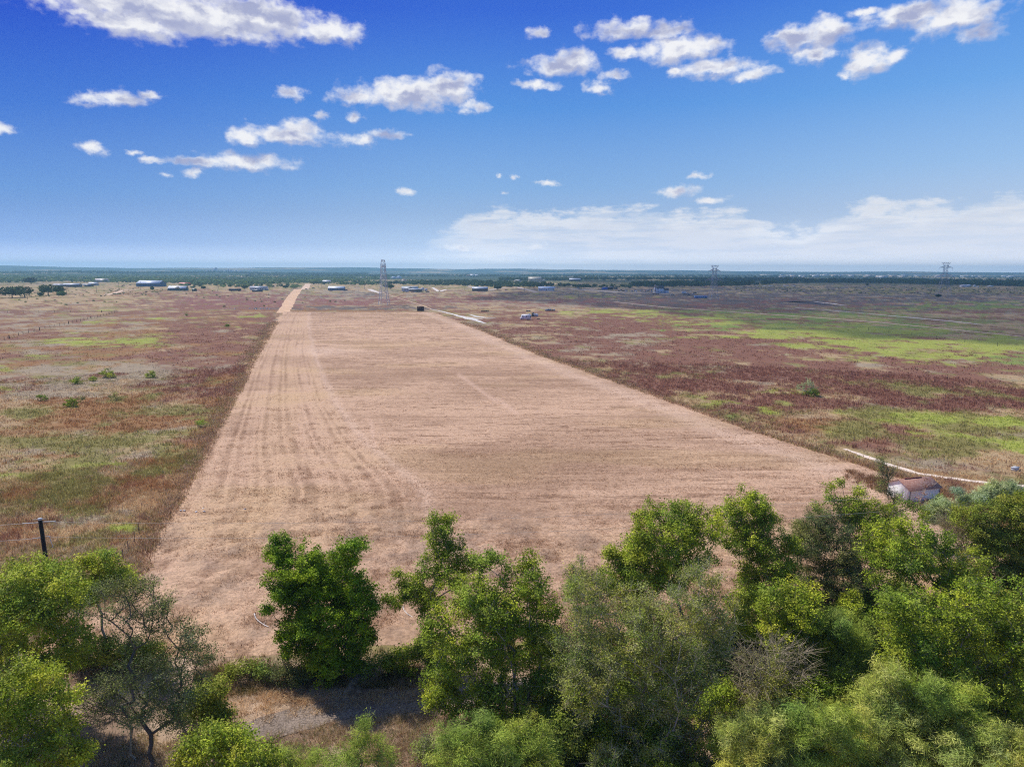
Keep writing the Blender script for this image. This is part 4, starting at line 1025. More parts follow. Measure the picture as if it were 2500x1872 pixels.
stuff('dark_woodland', [
  band([(600, 671), (1250, 671), (1900, 673), (1900, 678), (1250, 677), (600, 677)], 2300, 9, 1.1, DKG, 26, 211, .38, 200),
  band([(1060, 688), (1160, 688), (1330, 696), (1370, 699), (1300, 702), (1190, 701), (1120, 698), (1000, 696), (950, 694), (990, 690)], 520, 6.5, 1.2, DKG, 60, 212, .30, 40),
  band([(1220, 681), (1420, 683), (1420, 686), (1300, 686), (1220, 686)], 260, 8, 1.2, DKG, 50, 213, .25, 40),
  band([(1400, 680), (1700, 681), (1720, 685), (1400, 684)], 300, 8.5, 1.2, DKG, 46, 214, .25, 60),
  band([(1570, 694), (1700, 693), (1800, 692), (1850, 694), (1850, 697), (1760, 699), (1600, 701), (1530, 700)], 420, 7.5, 1.2, DKG, 70, 215, .20, 40),
  band([(1700, 683), (1960, 683), (1960, 687), (1700, 687)], 330, 9, 1.2, DKG, 50, 216, .2, 60),
  band([(1858, 692), (1944, 689), (1944, 692), (1860, 695)], 90, 8, 1.2, DKG, 70, 217, .1, 60),
  band([(1955, 686), (2200, 686), (2500, 692), (2500, 700), (2350, 697), (2150, 692), (1955, 691)], 1100, 9, 1.2, DKG, 56, 218, .15, 60),
  band([(1380, 697), (1520, 700), (1560, 704), (1400, 703)], 60, 4.5, 1.3, DKG, 60, 219, .3, 30),
  band([(0, 668), (900, 668), (900, 672), (0, 672)], 1600, 12, 1.2, DKG, 22, 220, .35, 400)])
stuff('town_trees', [band([(1880, 672), (2500, 675), (2500, 684), (1880, 680)], 420, 7, 1.3, DKG, 26, 241, .35, 200)])
stuff('field_shrubs', [
  band([(1780, 700), (2500, 703), (2500, 722), (2100, 718), (1800, 712)], 420, 1.3, 1.8, [(86, 96, 66), (104, 116, 70), (76, 84, 58)], 30, 231, .45, 30),
  band([(0, 700), (480, 705), (560, 712), (300, 724), (0, 726)], 150, 1.2, 1.9, [(104, 118, 72), (124, 130, 80), (96, 96, 72)], 34, 232, .45, 20)])

def far_tree(px, pyb, pyt, wpx, cols, label, name='tree', cat='tree', group=None, seed=0, nq=420, trunk=True, lob=1):
    b = G(px, pyb); D = DEPTH(b); h = (pyb - pyt) / FPX * D; w = wpx / FPX * D
    t = empty(name, b, 0, label, cat, group)
    rg = np.random.default_rng(seed)
    cx = rg.uniform(-.28, .28, lob) * w if lob > 1 else np.zeros(1)
    cy_ = rg.uniform(-.2, .2, lob) * w if lob > 1 else np.zeros(1)
    ws = w * (.62 if lob > 1 else 1.0) * rg.uniform(.85, 1.15, lob)
    z0 = h * .16 if trunk else 0
    V, F, C = clumps(cx, cy_, z0, (h - z0) * rg.uniform(.8, 1.05, lob), ws, nq // lob * 2, cols, seed, .15)
    mesh_np('crown', V, F, M_LEAF, C, parent=t)
    if trunk:
        V, F = tubes([(0, 0, 0), (0, 0, h * .3), (0, 0, h * .3)], [(0, 0, h * .3), (w * .15, 0, h * .7), (-w * .18, 0, h * .65)], [.05 * h, .035 * h, .035 * h], [.035 * h, .015 * h, .015 * h], 6)
        mesh_np('trunk', V, F, MT((84, 74, 66)), parent=t)
    return t
OAKC = [(86, 104, 62), (70, 90, 50), (104, 118, 72)]
far_tree(30, 727, 699, 62, OAKC, 'spreading oak, leftmost of the group beyond the left field', seed=1, lob=3)
far_tree(60, 725, 697, 40, OAKC, 'oak with a leaning trunk, second of the group beyond the left field', seed=2, lob=3, nq=500)
far_tree(118, 721, 693, 40, [(70, 96, 48), (88, 112, 52)], 'round topped oak left of the tall roadside pole', seed=3, lob=3, nq=500)
far_tree(140, 720, 697, 34, OAKC, 'darker oak joined to the round topped oak', seed=4, lob=3)
far_tree(151, 723, 711, 18, [(110, 140, 64), (96, 126, 56)], 'small bright green tree at the foot of the darker oak', seed=5, trunk=False)
far_tree(76, 694, 676, 27, [(58, 84, 56), (48, 74, 50)], 'dark dome shaped tree in the scrub at the far left', seed=6)
far_tree(100, 723, 714, 12, OAKC, 'low shrubby tree between the two oak groups', seed=7, trunk=False)
far_tree(943, 704, 692, 20, OAKC, 'oak behind the legs of the pylon in the strip', seed=8, lob=2)
far_tree(953, 706, 693, 16, OAKC, 'oak with a short trunk right of the strip pylon', seed=9)
far_tree(1215, 708, 696, 15, DKG, 'lone dark tree right of the long brown house', seed=10)
far_tree(238, 684, 677, 16, DKG, 'dark tree behind the small white outbuilding', seed=11)
far_tree(597, 706, 697, 16, DKG, 'dark tree left of the long grey roofed house', seed=12)
far_tree(697, 704, 697, 12, DKG, 'small dark tree left of the dirt track end', seed=13)
far_tree(718, 705, 696, 16, LTG, 'pale green tree beside the dirt track end', seed=14)
far_tree(765, 694, 683, 22, LTG, 'round green tree left of the small far white house', seed=15)
far_tree(1378, 701, 692, 12, DKG, 'dark tree beside the pale drive to the beige mansion', seed=16)
far_tree(1405, 702, 695, 10, DKG, 'small dark tree right of the pale drive', seed=17)
far_tree(372, 708, 699, 10, DKG, 'dark bush in front of the long blue barn', seed=18, trunk=False)
far_tree(372, 699, 690, 14, DKG, 'dark tree against the wall of the long blue barn', seed=19)
far_tree(497, 705, 698, 12, DKG, 'green bush by the roadside right of the green shed', seed=20, trunk=False)
far_tree(470, 703, 699, 10, LTG, 'pale bush behind the small dark green shed', seed=21, trunk=False)
far_tree(2117, 698, 691, 7, DKG, 'lone small tree on the dark field before the right-hand wood', seed=22)
far_tree(2290, 725, 718, 12, DKG, 'dark bush at the foot of the right-hand pylon', seed=23, trunk=False)
# shrubs on the wild fields
def shrub(px, py, r, label, sp='lime', seed=0, hh=1.0, group=None, name='shrub'):
    b = G(px, py); D = DEPTH(b); rm = r / FPX * D
    L = [(b[0], b[1], rm * .45 * hh, rm * .6), (b[0] - rm * .5, b[1] + .2, rm * .35 * hh, rm * .5), (b[0] + rm * .5, b[1] - .2, rm * .35 * hh, rm * .5), (b[0] + rm * .1, b[1] + rm * .2, rm * .7 * hh, rm * .4)]
    return make_tree(name, b, L, sp, label, 'shrub', group, seed, dens=6, ldens=.34, trunk_f=.3, lsize=2.0 if sp != 'reed' else 1.3)
shrub(188, 937, 15, 'bright green shrub, nearest the red strip on the left field', 'lime', 301, 1.1)
shrub(262, 922, 20, 'widest yellow-green shrub on the grey grass of the left field', 'lime', 302)
shrub(228, 930, 10, 'small pale shrub between two larger ones on grey grass', 'lime', 303)
shrub(368, 922, 15, 'yellow-green shrub at the right end of the grey grass', 'lime', 304)
shrub(102, 978, 14, 'thin green shrub at the left, below the grey grass', 'hackberry', 305)
shrub(172, 992, 19, 'green shrub beside a brown one below the grey grass', 'hackberry', 306)
shrub(197, 982, 12, 'brownish shrub touching the green one below the grey grass', 'olive', 307)
shrub(280, 977, 14, 'faint low shrub amid red weeds on the left field', 'olive', 308)
shrub(490, 1042, 11, 'upright sapling near the left edge of the mown field', 'featherg', 309, 1.8, name='sapling')
shrub(1970, 965, 24, 'pale green tall plant clump standing alone on the right field', 'reed', 310, 2.0, name='plant_clump')
shrub(1985, 968, 20, 'lower leafy plant at the foot of the pale tall clump', 'hackberry', 311, .8)
shrub(555, 798, 7, 'small green shrub by a yellow patch on the left field', 'deep', 312)
shrub(455, 771, 6, 'olive shrub on the rust coloured weeds', 'olive', 313)
# far small shrubs: copies of two
pr = []
for s in range(2):
    o = empty('shrub', (0, 0, 0))
    V, F, C = clumps([0, .7], [0, .3], 0, [1.3, 1.0], [2.0, 1.6], 160, [(112, 130, 74), (92, 112, 62), (128, 140, 84)], 330 + s, .14)
    mesh_np('foliage', V, F, M_LEAF, C, parent=o); pr.append(o)
spots = [(110, 735), (62, 739), (135, 734), (150, 742), (160, 746), (190, 741), (212, 737), (228, 736), (255, 738), (48, 733), (285, 738), (90, 731), (350, 717), (388, 718), (455, 718), (497, 728), (481, 722),
         (530, 722), (536, 726), (556, 724), (602, 729), (604, 733), (622, 736), (636, 731), (640, 738), (645, 748), (655, 728), (671, 739), (690, 732), (656, 720), (625, 754), (548, 750), (745, 727), (738, 740), (806, 737), (820, 738), (842, 735)]
for k, (a, b) in enumerate(spots):
    if k < 2: o = pr[k]
    else:
        o = pr[k % 2].copy(); COL.objects.link(o)
        for ch in pr[k % 2].children:
            c2 = ch.copy(); COL.objects.link(c2); c2.parent = o
    o.location = [float(q) for q in G(a, b)]; o.rotation_euler = (0, 0, k * 1.7)
    s = .8 + .5 * ((k * 37) % 10) / 10; o.scale = (s, s, s)
    if a < 460: tag(o, 'small green shrub dotted over the dry ground at the far left', 'shrub', 'shrubs on the far left ground')
    elif a < 700: tag(o, 'small green shrub dotted over the purple weeds left of the dirt track', 'shrub', 'shrubs on the purple weeds')
    else: tag(o, 'small green shrub on the brown strip right of the dirt track', 'shrub', 'shrubs on the brown strip')
# ================================================================ buildings
def gable_house(px0, px1, pyb, pye, pyr, label, wall, roof, depth=9, yaw=0.0, name='house', cat='house', group=None, nwin=4, door=True, porch=False,
                wing=0.0, open_front=False, chimney=False, hip=False, over=.5, win_rows=1, wallvar=.06):
    b = G((px0 + px1) / 2, pyb); D = DEPTH(b)
    w = (px1 - px0) / FPX * D; he = (pyb - pye) / FPX * D; hr = (pyb - pyr) / FPX * D
    hr = max(hr - .04 * depth, he + .6)
    t = empty(name, b, yaw, label, cat, group)
    x = w / 2 - over * .6; d = depth; mw = MT(wall, .8, wallvar, .8); mr = MT(roof, .45, .10, .5, .4)
    if not open_front:
        V = [(-x, 0, 0), (x, 0, 0), (x, d, 0), (-x, d, 0), (-x, 0, he), (x, 0, he), (x, d, he), (-x, d, he)]
        F4 = [(0, 1, 5, 4), (2, 3, 7, 6)]
        if hip: F4 += [(1, 2, 6, 5), (3, 0, 4, 7), (4, 5, 6, 7)]; F3 = []
        else:
            V += [(-x, d / 2, hr - .08), (x, d / 2, hr - .08)]
            F4 += [(1, 2, 6, 5), (3, 0, 4, 7)]; F3 = [(5, 6, 9), (7, 4, 8)]
        part('wall', (np.array(V, float), [np.array(F4)] + ([np.array(F3)] if F3 else [])), mw, t)
    else:
        fr = [(-x + .1 + q * (2 * x - .4) / 4, s * (d - .2), 0, -x + .3 + q * (2 * x - .4) / 4, s * (d - .2) + .2, he) for q in range(5) for s in (0, 1)]
        for f_ in fr: part('post', boxes([f_]), MT((96, 88, 84)), t)
        part('back_wall', boxes([(-x, d - .45, 0, x, d - .28, he * .95)]), mw, t)
    ox, oy = w / 2, over
    th = .14; sl = (hr - he) / (d / 2)
    if hip:
        a = min(x * .6, d / 2)
        V = np.array([(-ox, -oy, he), (ox, -oy, he), (ox, d + oy, he), (-ox, d + oy, he), (-ox + a, d / 2, hr), (ox - a, d / 2, hr)])
        rf = (V, [np.array([(0, 1, 5, 4), (2, 3, 4, 5), (0, 3, 2, 1)]), np.array([(1, 2, 5), (3, 0, 4)])])
    else:
        ze = he - sl * oy
        V = []
        for sx in (-ox, ox):
            V += [(sx, -oy, ze), (sx, d / 2, hr), (sx, d + oy, ze), (sx, -oy, ze + th), (sx, d / 2, hr + th), (sx, d + oy, ze + th)]
        rf = (np.array(V, float), np.array([(3, 9, 10, 4), (4, 10, 11, 5), (0, 1, 7, 6), (1, 2, 8, 7), (0, 6, 9, 3), (2, 5, 11, 8), (0, 3, 4, 1), (1, 4, 5, 2), (6, 7, 10, 9), (7, 8, 11, 10)]))
    r_ = part('roof', rf, mr, t)
    if chimney: part('chimney', boxes([(-x - .9, d * .35, 0, -x - .01, d * .35 + 1.2, hr + 1.2)]), MT((176, 160, 150)), t)
    if nwin and not open_front:
        for row in range(win_rows):
            zc = he / win_rows * (row + .55)
            for q in range(nwin):
                xx = -x + (q + .5) * 2 * x / nwin
                if door and row == 0 and q == nwin // 2: continue
                wn = part('window', boxes([(xx - .55, -.05, zc - .55, xx + .55, .02, zc + .6)]), MT((210, 210, 206)), t)
                part('pane', boxes([(xx - .46, -.08, zc - .46, xx + .46, -.052, zc + .5)]), GLASS, wn)
        for yy in (d * .3, d * .7):
            part('window', boxes([(-x - .05, yy - .5, he * .35, -x + .02, yy + .5, he * .75)]), GLASS, t)
    if door and not open_front:
        xx = -x + (nwin // 2 + .5) * 2 * x / max(nwin, 1)
        part('door', boxes([(xx - .5, -.06, .1, xx + .5, .02, min(2.1, he * .85))]), MT((70, 62, 62)), t)
    if porch:
        pw = w * .14; px_ = w * .06
        pz = he
        V = [(px_ - pw, -2.4, pz - .05), (px_ + pw, -2.4, pz - .05), (px_, -2.4, pz + (hr - he) * .75), (px_ - pw, d * .25, pz - .05), (px_ + pw, d * .25, pz - .05), (px_, d * .45, pz + (hr - he) * .78)]
        part('porch_roof', (np.array(V, float), [np.array([(0, 3, 5, 2), (1, 2, 5, 4)]), np.array([(0, 2, 1)])]), MT((72, 72, 80)), t)
        for xx in (px_ - pw + .1, px_ + pw - .25): part('porch_post', boxes([(xx, -2.3, 0, xx + .15, -2.15, pz - .06)]), MT((200, 198, 190)), t)
    return t
H = gable_house
H(331, 391, 700, 692, 684, 'long blue-walled metal barn with a pale roof', (70, 96, 130), (206, 216, 232), depth=22, nwin=0, door=False, yaw=R(-4), name='barn', cat='barn')
H(409, 454, 710, 704, 698, 'teal house with white roof and dark porch gable', (58, 92, 104), (226, 230, 236), depth=9, porch=True, nwin=6)
H(436, 462, 697, 693.5, 689.5, 'red roofed open shed behind the teal house', (120, 84, 80), (196, 84, 84), depth=8, nwin=0, door=False, open_front=True, name='shed', cat='shed')
H(468, 478, 711, 707, 704, 'small dark green shed right of the teal house', (44, 70, 64), (60, 84, 74), depth=4, nwin=1, door=False, name='shed', cat='shed')
H(152, 193, 701, 695, 692, 'long open carport with a pale flat roof', (110, 116, 130), (216, 220, 232), depth=10, nwin=0, door=False, open_front=True, name='carport', cat='carport')
H(128, 156, 700, 695.5, 693, 'lower pale roofed carport behind the oak', (120, 120, 126), (214, 216, 222), depth=9, nwin=0, door=False, open_front=True, name='carport', cat='carport')
H(198, 222, 700, 695.5, 693, 'dark open shed between carport and white outbuilding', (84, 88, 96), (168, 172, 184), depth=9, nwin=0, door=False, open_front=True, name='shed', cat='shed')
H(215, 237, 697, 692, 689, 'small white roofed outbuilding near the carports', (190, 186, 184), (236, 238, 240), depth=8, nwin=2, name='outbuilding', cat='outbuilding')
H(230, 262, 689, 685, 680, 'pale two storey house half hidden in the scrub', (200, 190, 182), (178, 170, 170), depth=11, nwin=4, win_rows=2)
H(474, 500, 682, 680, 677, 'terracotta roofed house deep in the scrub', (196, 170, 150), (186, 126, 108), depth=14, nwin=0, door=False, hip=True)
H(609, 651, 708, 702.5, 698.5, 'long white house with a grey roof behind a dark shed', (214, 214, 218), (172, 178, 190), depth=9, nwin=7)
H(615, 639, 712.5, 708.5, 706.5, 'low dark shed in front of the grey roofed house', (66, 74, 84), (84, 92, 104), depth=5, nwin=2, door=False, name='shed', cat='shed')
H(800, 840, 709.5, 703.5, 698.5, 'house with a brilliant white roof at the end of the brown strip', (120, 132, 152), (240, 242, 244), depth=10, nwin=6)
H(787, 807, 692, 687, 684, 'small white roofed cottage behind the brilliant white roof', (176, 172, 172), (228, 230, 236), depth=8, nwin=3)
H(871, 887, 681, 678.5, 676, 'first of two cream houses in the woods left of the strip pylon', (206, 196, 174), (200, 190, 176), depth=14, nwin=0, door=False, hip=True)
H(889, 905, 681, 678.5, 676, 'second cream house in the woods, nearer the strip pylon', (206, 196, 174), (196, 180, 164), depth=14, nwin=0, door=False, hip=True)
H(954, 966, 680, 677, 674.5, 'left one of twin pale blue roofed houses', (206, 212, 222), (176, 202, 232), depth=14, nwin=2, hip=True)
H(967, 979, 679.5, 676.5, 673.5, 'right one of twin pale blue roofed houses', (206, 212, 222), (176, 202, 232), depth=14, nwin=2, hip=True)
H(977, 993, 692, 685.5, 681, 'tall cream house with a brown hip roof among trees', (224, 212, 186), (162, 140, 128), depth=10, nwin=3, win_rows=2, hip=True)
H(980, 1020, 711, 704, 699, 'white windowed house with a grey roof behind parked junk', (224, 224, 222), (176, 182, 190), depth=10, nwin=7, porch=True)
H(997, 1030, 712.5, 706.5, 705, 'pale flat carport attached before the white windowed house', (130, 130, 136), (206, 214, 230), depth=7, nwin=0, door=False, open_front=True, name='carport', cat='carport')
H(1152, 1191, 711, 704.5, 700, 'brown walled long house with a pale grey roof', (104, 96, 96), (190, 198, 212), depth=10, nwin=6)
H(1314, 1354, 710, 703.5, 699, 'white house with a pale blue roof and dark windows', (222, 228, 234), (206, 220, 236), depth=10, nwin=7)
H(1290, 1322, 688.5, 681, 675.5, 'large beige two storey mansion among the trees', (214, 202, 172), (190, 186, 172), depth=20, nwin=6, win_rows=2)
H(1316, 1331, 688.5, 684, 681.5, 'lower beige wing at the right of the mansion', (214, 202, 172), (186, 182, 170), depth=14, nwin=2, name='garage_wing', cat='house wing')
H(1254, 1273, 689.5, 685.5, 682.5, 'small beige garage left of the mansion', (206, 196, 176), (196, 194, 190), depth=12, nwin=2, hip=True, name='garage', cat='garage')
H(1390, 1418, 686.5, 682.5, 679, 'open barn with a shining tin roof on the hillside', (110, 110, 110), (222, 228, 238), depth=14, nwin=0, door=False, open_front=True, name='barn', cat='barn')
H(1148, 1159, 675.5, 672, 669, 'white farmhouse at the left of the far white group', (224, 224, 228), (210, 214, 222), depth=16, nwin=0, door=False)
H(1159, 1168, 675.5, 672.5, 670.5, 'lower white barn right of the far white farmhouse', (220, 222, 228), (206, 212, 222), depth=16, nwin=0, door=False, name='barn', cat='barn')
H(1170, 1175, 675.5, 673.5, 672, 'small pale shed at the right of the far white group', (214, 216, 222), (206, 212, 222), depth=12, nwin=0, door=False, name='shed', cat='shed')
H(1138, 1147, 675.5, 673, 671, 'tan roofed barn at the left of the far white group', (196, 170, 160), (190, 160, 150), depth=16, nwin=0, door=False, name='barn', cat='barn')
H(1601, 1622, 715.5, 703, 697, 'tall white two storey house with black roof and chimney', (226, 232, 238), (46, 56, 72), depth=9, nwin=5, win_rows=2, chimney=True, yaw=R(12))
H(1622, 1633, 715.5, 708, 703.5, 'low white annex at the right end of the tall white house', (222, 228, 234), (50, 60, 76), depth=7, nwin=2, door=False, name='annex', cat='house wing')
H(1471, 1484, 707.5, 702.5, 701.5, 'bright blue tarpaulin shelter left of the junk yard', (40, 86, 190), (48, 92, 190), depth=7, nwin=0, door=False, name='tarp_shelter', cat='shelter')
H(1484, 1497, 707.5, 701.5, 699.5, 'dark brown shed joined to the blue shelter', (74, 56, 58), (96, 92, 104), depth=8, nwin=0, door=False, name='shed', cat='shed')
H(1498, 1508, 706, 702.5, 701, 'lower dark shed right of the brown one', (70, 62, 66), (90, 86, 96), depth=6, nwin=0, door=False, name='shed', cat='shed')
H(2349, 2362, 700.5, 696.5, 695, 'white shed at the left of the farmyard under the right-hand wood', (222, 224, 228), (226, 228, 232), depth=9, nwin=0, door=False, name='shed', cat='shed')
H(2362, 2371, 700.5, 697, 694.5, 'gabled white house in the farmyard under the right-hand wood', (212, 220, 226), (206, 214, 222), depth=9, nwin=2)
H(2378, 2382, 700.5, 697, 695.5, 'narrow white hut in the farmyard under the right-hand wood', (214, 216, 220), (214, 216, 220), depth=5, nwin=0, door=False, name='hut', cat='hut')
H(2387, 2390, 701, 699.2, 698.4, 'tiny white box hut by the farmyard posts', (224, 224, 226), (224, 224, 226), depth=4, nwin=0, door=False, name='hut', cat='hut')
H(2415, 2425, 700, 698.5, 697, 'lone pale roof right of the farmyard', (196, 200, 206), (206, 212, 220), depth=8, nwin=0, door=False, name='shed', cat='shed')
H(1448, 1462, 668.5, 666.6, 665, 'pale domed hangar in the far woods', (216, 216, 220), (228, 230, 236), depth=30, nwin=0, door=False, name='hangar', cat='hangar')
H(1857, 1888, 673, 671.4, 669.6, 'long cream roofed warehouse over the right-hand wood', (220, 206, 186), (238, 224, 204), depth=30, nwin=0, door=False, name='warehouse', cat='warehouse')
# town on the horizon
rgt = np.random.default_rng(42)
townspec = [(1900, 2500, 670.5, 677.5, 64, 'pale low building of the far town along the right horizon', 'buildings of the far town'),
            (1500, 1880, 664.5, 668.5, 14, 'white speck of a building in the far woods of the centre right', 'buildings in the far woods'),
            (1040, 1460, 664.5, 669.0, 10, 'tiny far building below the blue hills at the centre', 'buildings below the hills')]
for (a, b, c0, c1, n, lb, gp) in townspec:
    for q in range(n):
        x_, y_ = rgt.uniform(a, b), rgt.uniform(c0 + 1, c1 + 1)
        g = G(x_, y_); D = DEPTH(g); wpx = rgt.uniform(3, 15) * (1 if a > 1800 else .5)
        wm, hm, dm = wpx / FPX * D, rgt.uniform(6, 11), rgt.uniform(15, 40)
        colr = [(236, 234, 232), (226, 214, 200), (214, 196, 176), (200, 206, 214)][rgt.integers(0, 4)]
        t = empty('town_building', g, 0, lb, 'building', gp)
        part('wall', boxes([(-wm / 2, 0, 0, wm / 2, dm, hm)]), MT(colr, .8, .1, .05), t)
        part('roof', boxes([(-wm / 2 - .5, -.5, hm, wm / 2 + .5, dm + .5, hm + .8)]), MT((232, 230, 228), .7, .08, .05), t)
# skyline at the left
for q, (x_, w_, top_) in enumerate([(495, 5, 661), (505, 6, 660), (513, 5, 661), (522, 4, 656.5), (526, 5, 654), (538, 7, 661), (550, 6, 660), (562, 8, 659.5), (575, 6, 660.5), (586, 8, 661), (610, 2, 659), (556, 2, 657.5)]):
    r_ = 6000.0; d = ray(x_, 667); k = r_ / math.hypot(d[0], d[1]); g = np.array([d[0] * k, d[1] * k, 0])
    D = DEPTH(g); top_z = (AT(x_, top_, D))[2]; wm = w_ / FPX * D
    t = empty('tower_block', g, 0, ['pale tower block of the far city on the left horizon', 'tallest blocky tower of the far city on the left horizon'][int(q == 4)], 'building', 'towers of the far city')
    if q == 4: del t['group']
    V = boxes([(-wm / 2, 0, -1, wm / 2, 30, top_z)])
    part('wall', V, MT((206, 196, 200), .8, .1, .05), t)
    part('roof', boxes([(-wm / 4, 5, top_z, wm / 4, 20, top_z + 3)]), MT((170, 164, 170), .8, .1, .05), t)

# ---------------------------------------------------------------- the shed near the belt
b = G(2219, 1231); t = empty('garden_shed', b, R(16), 'small white metal shed with a red-brown shingle roof behind the trees', 'shed')
Ls, Ds, He, Hr = 4.9, 3.6, 1.95, 2.8
V = np.array([(0, 0, 0), (Ls, 0, 0), (Ls, Ds, 0), (0, Ds, 0), (0, 0, He), (Ls, 0, He), (Ls, Ds, He), (0, Ds, He), (0, Ds / 2, Hr - .05), (Ls, Ds / 2, Hr - .05)], float)
mw = bpy.data.materials.new('painted_metal'); mw.use_nodes = True
q = NT(mw.node_tree); bs = q.n['Principled BSDF']; tcn = q.new('ShaderNodeTexCoord')
wv = q.new('ShaderNodeTexWave', wave_type='BANDS', bands_direction='DIAGONAL'); q.l.new(q.v('MULTIPLY', tcn.outputs['Object'], (1, 1, 0)), wv.inputs[0]); wv.inputs['Scale'].default_value = 1.1
nz = q.noise(q.v('MULTIPLY', tcn.outputs['Object'], (2, 2, .35)), 2.0, 5, .65)
q.l.new(q.mix(q.ss(nz, .5, .72), (*lin(250, 250, 248), 1), (*lin(222, 214, 204), 1)), bs.inputs['Base Color'])
bp = q.new('ShaderNodeBump'); bp.inputs['Distance'].default_value = .012; q.l.new(wv.outputs['Fac'], bp.inputs['Height']); q.l.new(bp.outputs[0], bs.inputs['Normal'])
bs.inputs['Roughness'].default_value = .5
part('wall', (V, [np.array([(0, 1, 5, 4), (1, 2, 6, 5), (2, 3, 7, 6), (3, 0, 4, 7)]), np.array([(4, 8, 7), (5, 6, 9)])]), mw, t)
mr = bpy.data.materials.new('shingles'); mr.use_nodes = True
q = NT(mr.node_tree); bs = q.n['Principled BSDF']; tcn = q.new('ShaderNodeTexCoord')
br = q.new('ShaderNodeTexBrick'); q.l.new(tcn.outputs['Object'], br.inputs[0])
for nm, vv in (('Scale', 1.0), ('Mortar Size', .012), ('Brick Width', .30), ('Row Height', .15)): br.inputs[nm].default_value = vv
br.inputs['Color1'].default_value = (*lin(172, 122, 106), 1); br.inputs['Color2'].default_value = (*lin(196, 156, 140), 1); br.inputs['Mortar'].default_value = (*lin(120, 76, 66), 1)
q.l.new(br.outputs[0], bs.inputs['Base Color']); bs.inputs['Roughness'].default_value = .9
sl = (Hr - He) / (Ds / 2); o_ = .22; th = .08; V = []
for sx in (-o_, Ls + o_):
    V += [(sx, -o_, He - sl * o_), (sx, Ds / 2, Hr), (sx, Ds + o_, He - sl * o_), (sx, -o_, He - sl * o_ + th), (sx, Ds / 2, Hr + th), (sx, Ds + o_, He - sl * o_ + th)]
rf = part('roof', (np.array(V), np.array([(3, 9, 10, 4), (4, 10, 11, 5), (0, 1, 7, 6), (1, 2, 8, 7), (0, 6, 9, 3), (2, 5, 11, 8), (0, 3, 4, 1), (1, 4, 5, 2), (6, 7, 10, 9), (7, 8, 11, 10)])), mr, t)
part('ridge_cap', boxes([(.7, Ds / 2 - .09, Hr + th - .02, 3.6, Ds / 2 + .09, Hr + th + .05)]), MT((120, 56, 46)), rf)
part('trim', boxes([(Ls - .03, -.03, 0, Ls + .04, .05, He - .05), (-.04, -.03, 0, .04, .04, He - .05), (0, -.04, He - .14, Ls, .02, He - .06)]), MT((96, 100, 110)), t)
part('door', boxes([(-.05, 1.1, 0, .02, 2.5, 1.8)]), MT((214, 212, 206)), t)
# small pale box lying by the shed's right hand path
g = G(2483, 1149)
o = part('box', boxes([(-.6, 0, 0, .6, .6, .45), (-.64, -.04, .45, .64, .64, .52)]), MT((196, 198, 204)), None); o.location = [float(v) for v in g]; o.rotation_euler = (0, 0, .5)
tag(o, 'pale grey-blue box lying in the weeds at the right edge', 'box')

# ================================================================ vehicles and wrecks
def van(px, pyb, wpx, hpx, label, colr, name='trailer', cat='trailer', yaw=0, cab=False, group=None, depth=2.5, stripe=None):
    g = G(px, pyb); D = DEPTH(g); L = wpx / FPX * D; h = hpx / FPX * D
    t = empty(name, g, yaw, label, cat, group)
    z0 = .45; m = MT(colr, .45, .05, 1, .4)
    V = []
    prof = [(-L / 2, z0), (L / 2, z0), (L / 2, h * .9), (L / 2 - .2, h), (-L / 2 + .3, h), (-L / 2, h * .85)]
    if cab: prof = [(-L / 2, z0), (L / 2, z0), (L / 2, h * .93), (L / 2 - .25, h), (-L / 2 + 1.2, h), (-L / 2 + .9, h * .52), (-L / 2 + .1, h * .42)]
    k = len(prof)
    V = [(x, 0, z) for x, z in prof] + [(x, depth, z) for x, z in prof]
    me_f = [np.array([(q, q + k, (q + 1) % k + k, (q + 1) % k) for q in range(k)])]
    V += [(0, 0, h * .6), (0, depth, h * .6)]
    me_f.append(np.array([(q, (q + 1) % k, 2 * k) for q in range(k)] + [((q + 1) % k + k, q + k, 2 * k + 1) for q in range(k)]))
    part('body', (np.array(V, float), me_f), m, t)
    nw = max(2, int(L / 2.4))
    for q in range(nw):
        xx = -L / 2 + (q + .8) * L / (nw + .6)
        part('window', boxes([(xx - .4, -.04, h * .55, xx + .4, .02, h * .8)]), GLASS, t)
    part('rear_window', boxes([(L / 2 - .02, .5, h * .5, L / 2 + .04, depth - .5, h * .8)]), GLASS, t)
    for sx in (-L * .3, L * .32):
        for yy in (.1, depth - .1):
            part('wheel', cylx((sx, yy, .38), .38, .25, 'y'), MT((30, 30, 32)), t)
    if stripe: part('stripe', boxes([(-L / 2 + .1, -.03, h * .3, L / 2 - .1, .01, h * .5)]), MT(stripe), t)
    return t
van(1281, 781, 26, 13, 'white abandoned motorhome with a dark blue rear end, on red weeds', (236, 236, 238), name='motorhome', cat='motorhome', yaw=R(-22), cab=True)
g = G(1283, 781)
van(1670, 717, 10, 5.5, 'small white box trailer on the dark field', (226, 230, 236), depth=2.5)
van(1034, 710.5, 6, 8.5, 'tall white box trailer right of the carport', (226, 222, 220), yaw=R(60), name='box_trailer')
van(1040, 711, 6, 6, 'white caravan parked behind junk, right of the tall box trailer', (220, 226, 232), name='caravan', cat='caravan')
van(1712, 729, 30, 6.5, 'long low sky blue trailer with a white end at the pylon foot', (110, 152, 204), depth=4.5, name='long_trailer')
van(573, 711, 29, 6, 'dark navy shipping container left of the grey roofed house', (40, 58, 84), name='shipping_container', cat='container')
van(968, 692, 18, 5, 'dark blue long trailer beside the tall cream house', (36, 66, 110), name='long_trailer', depth=4)
van(1469, 707, 6, 3, 'white van parked left of the blue shelter', (220, 214, 214), name='van', cat='van')
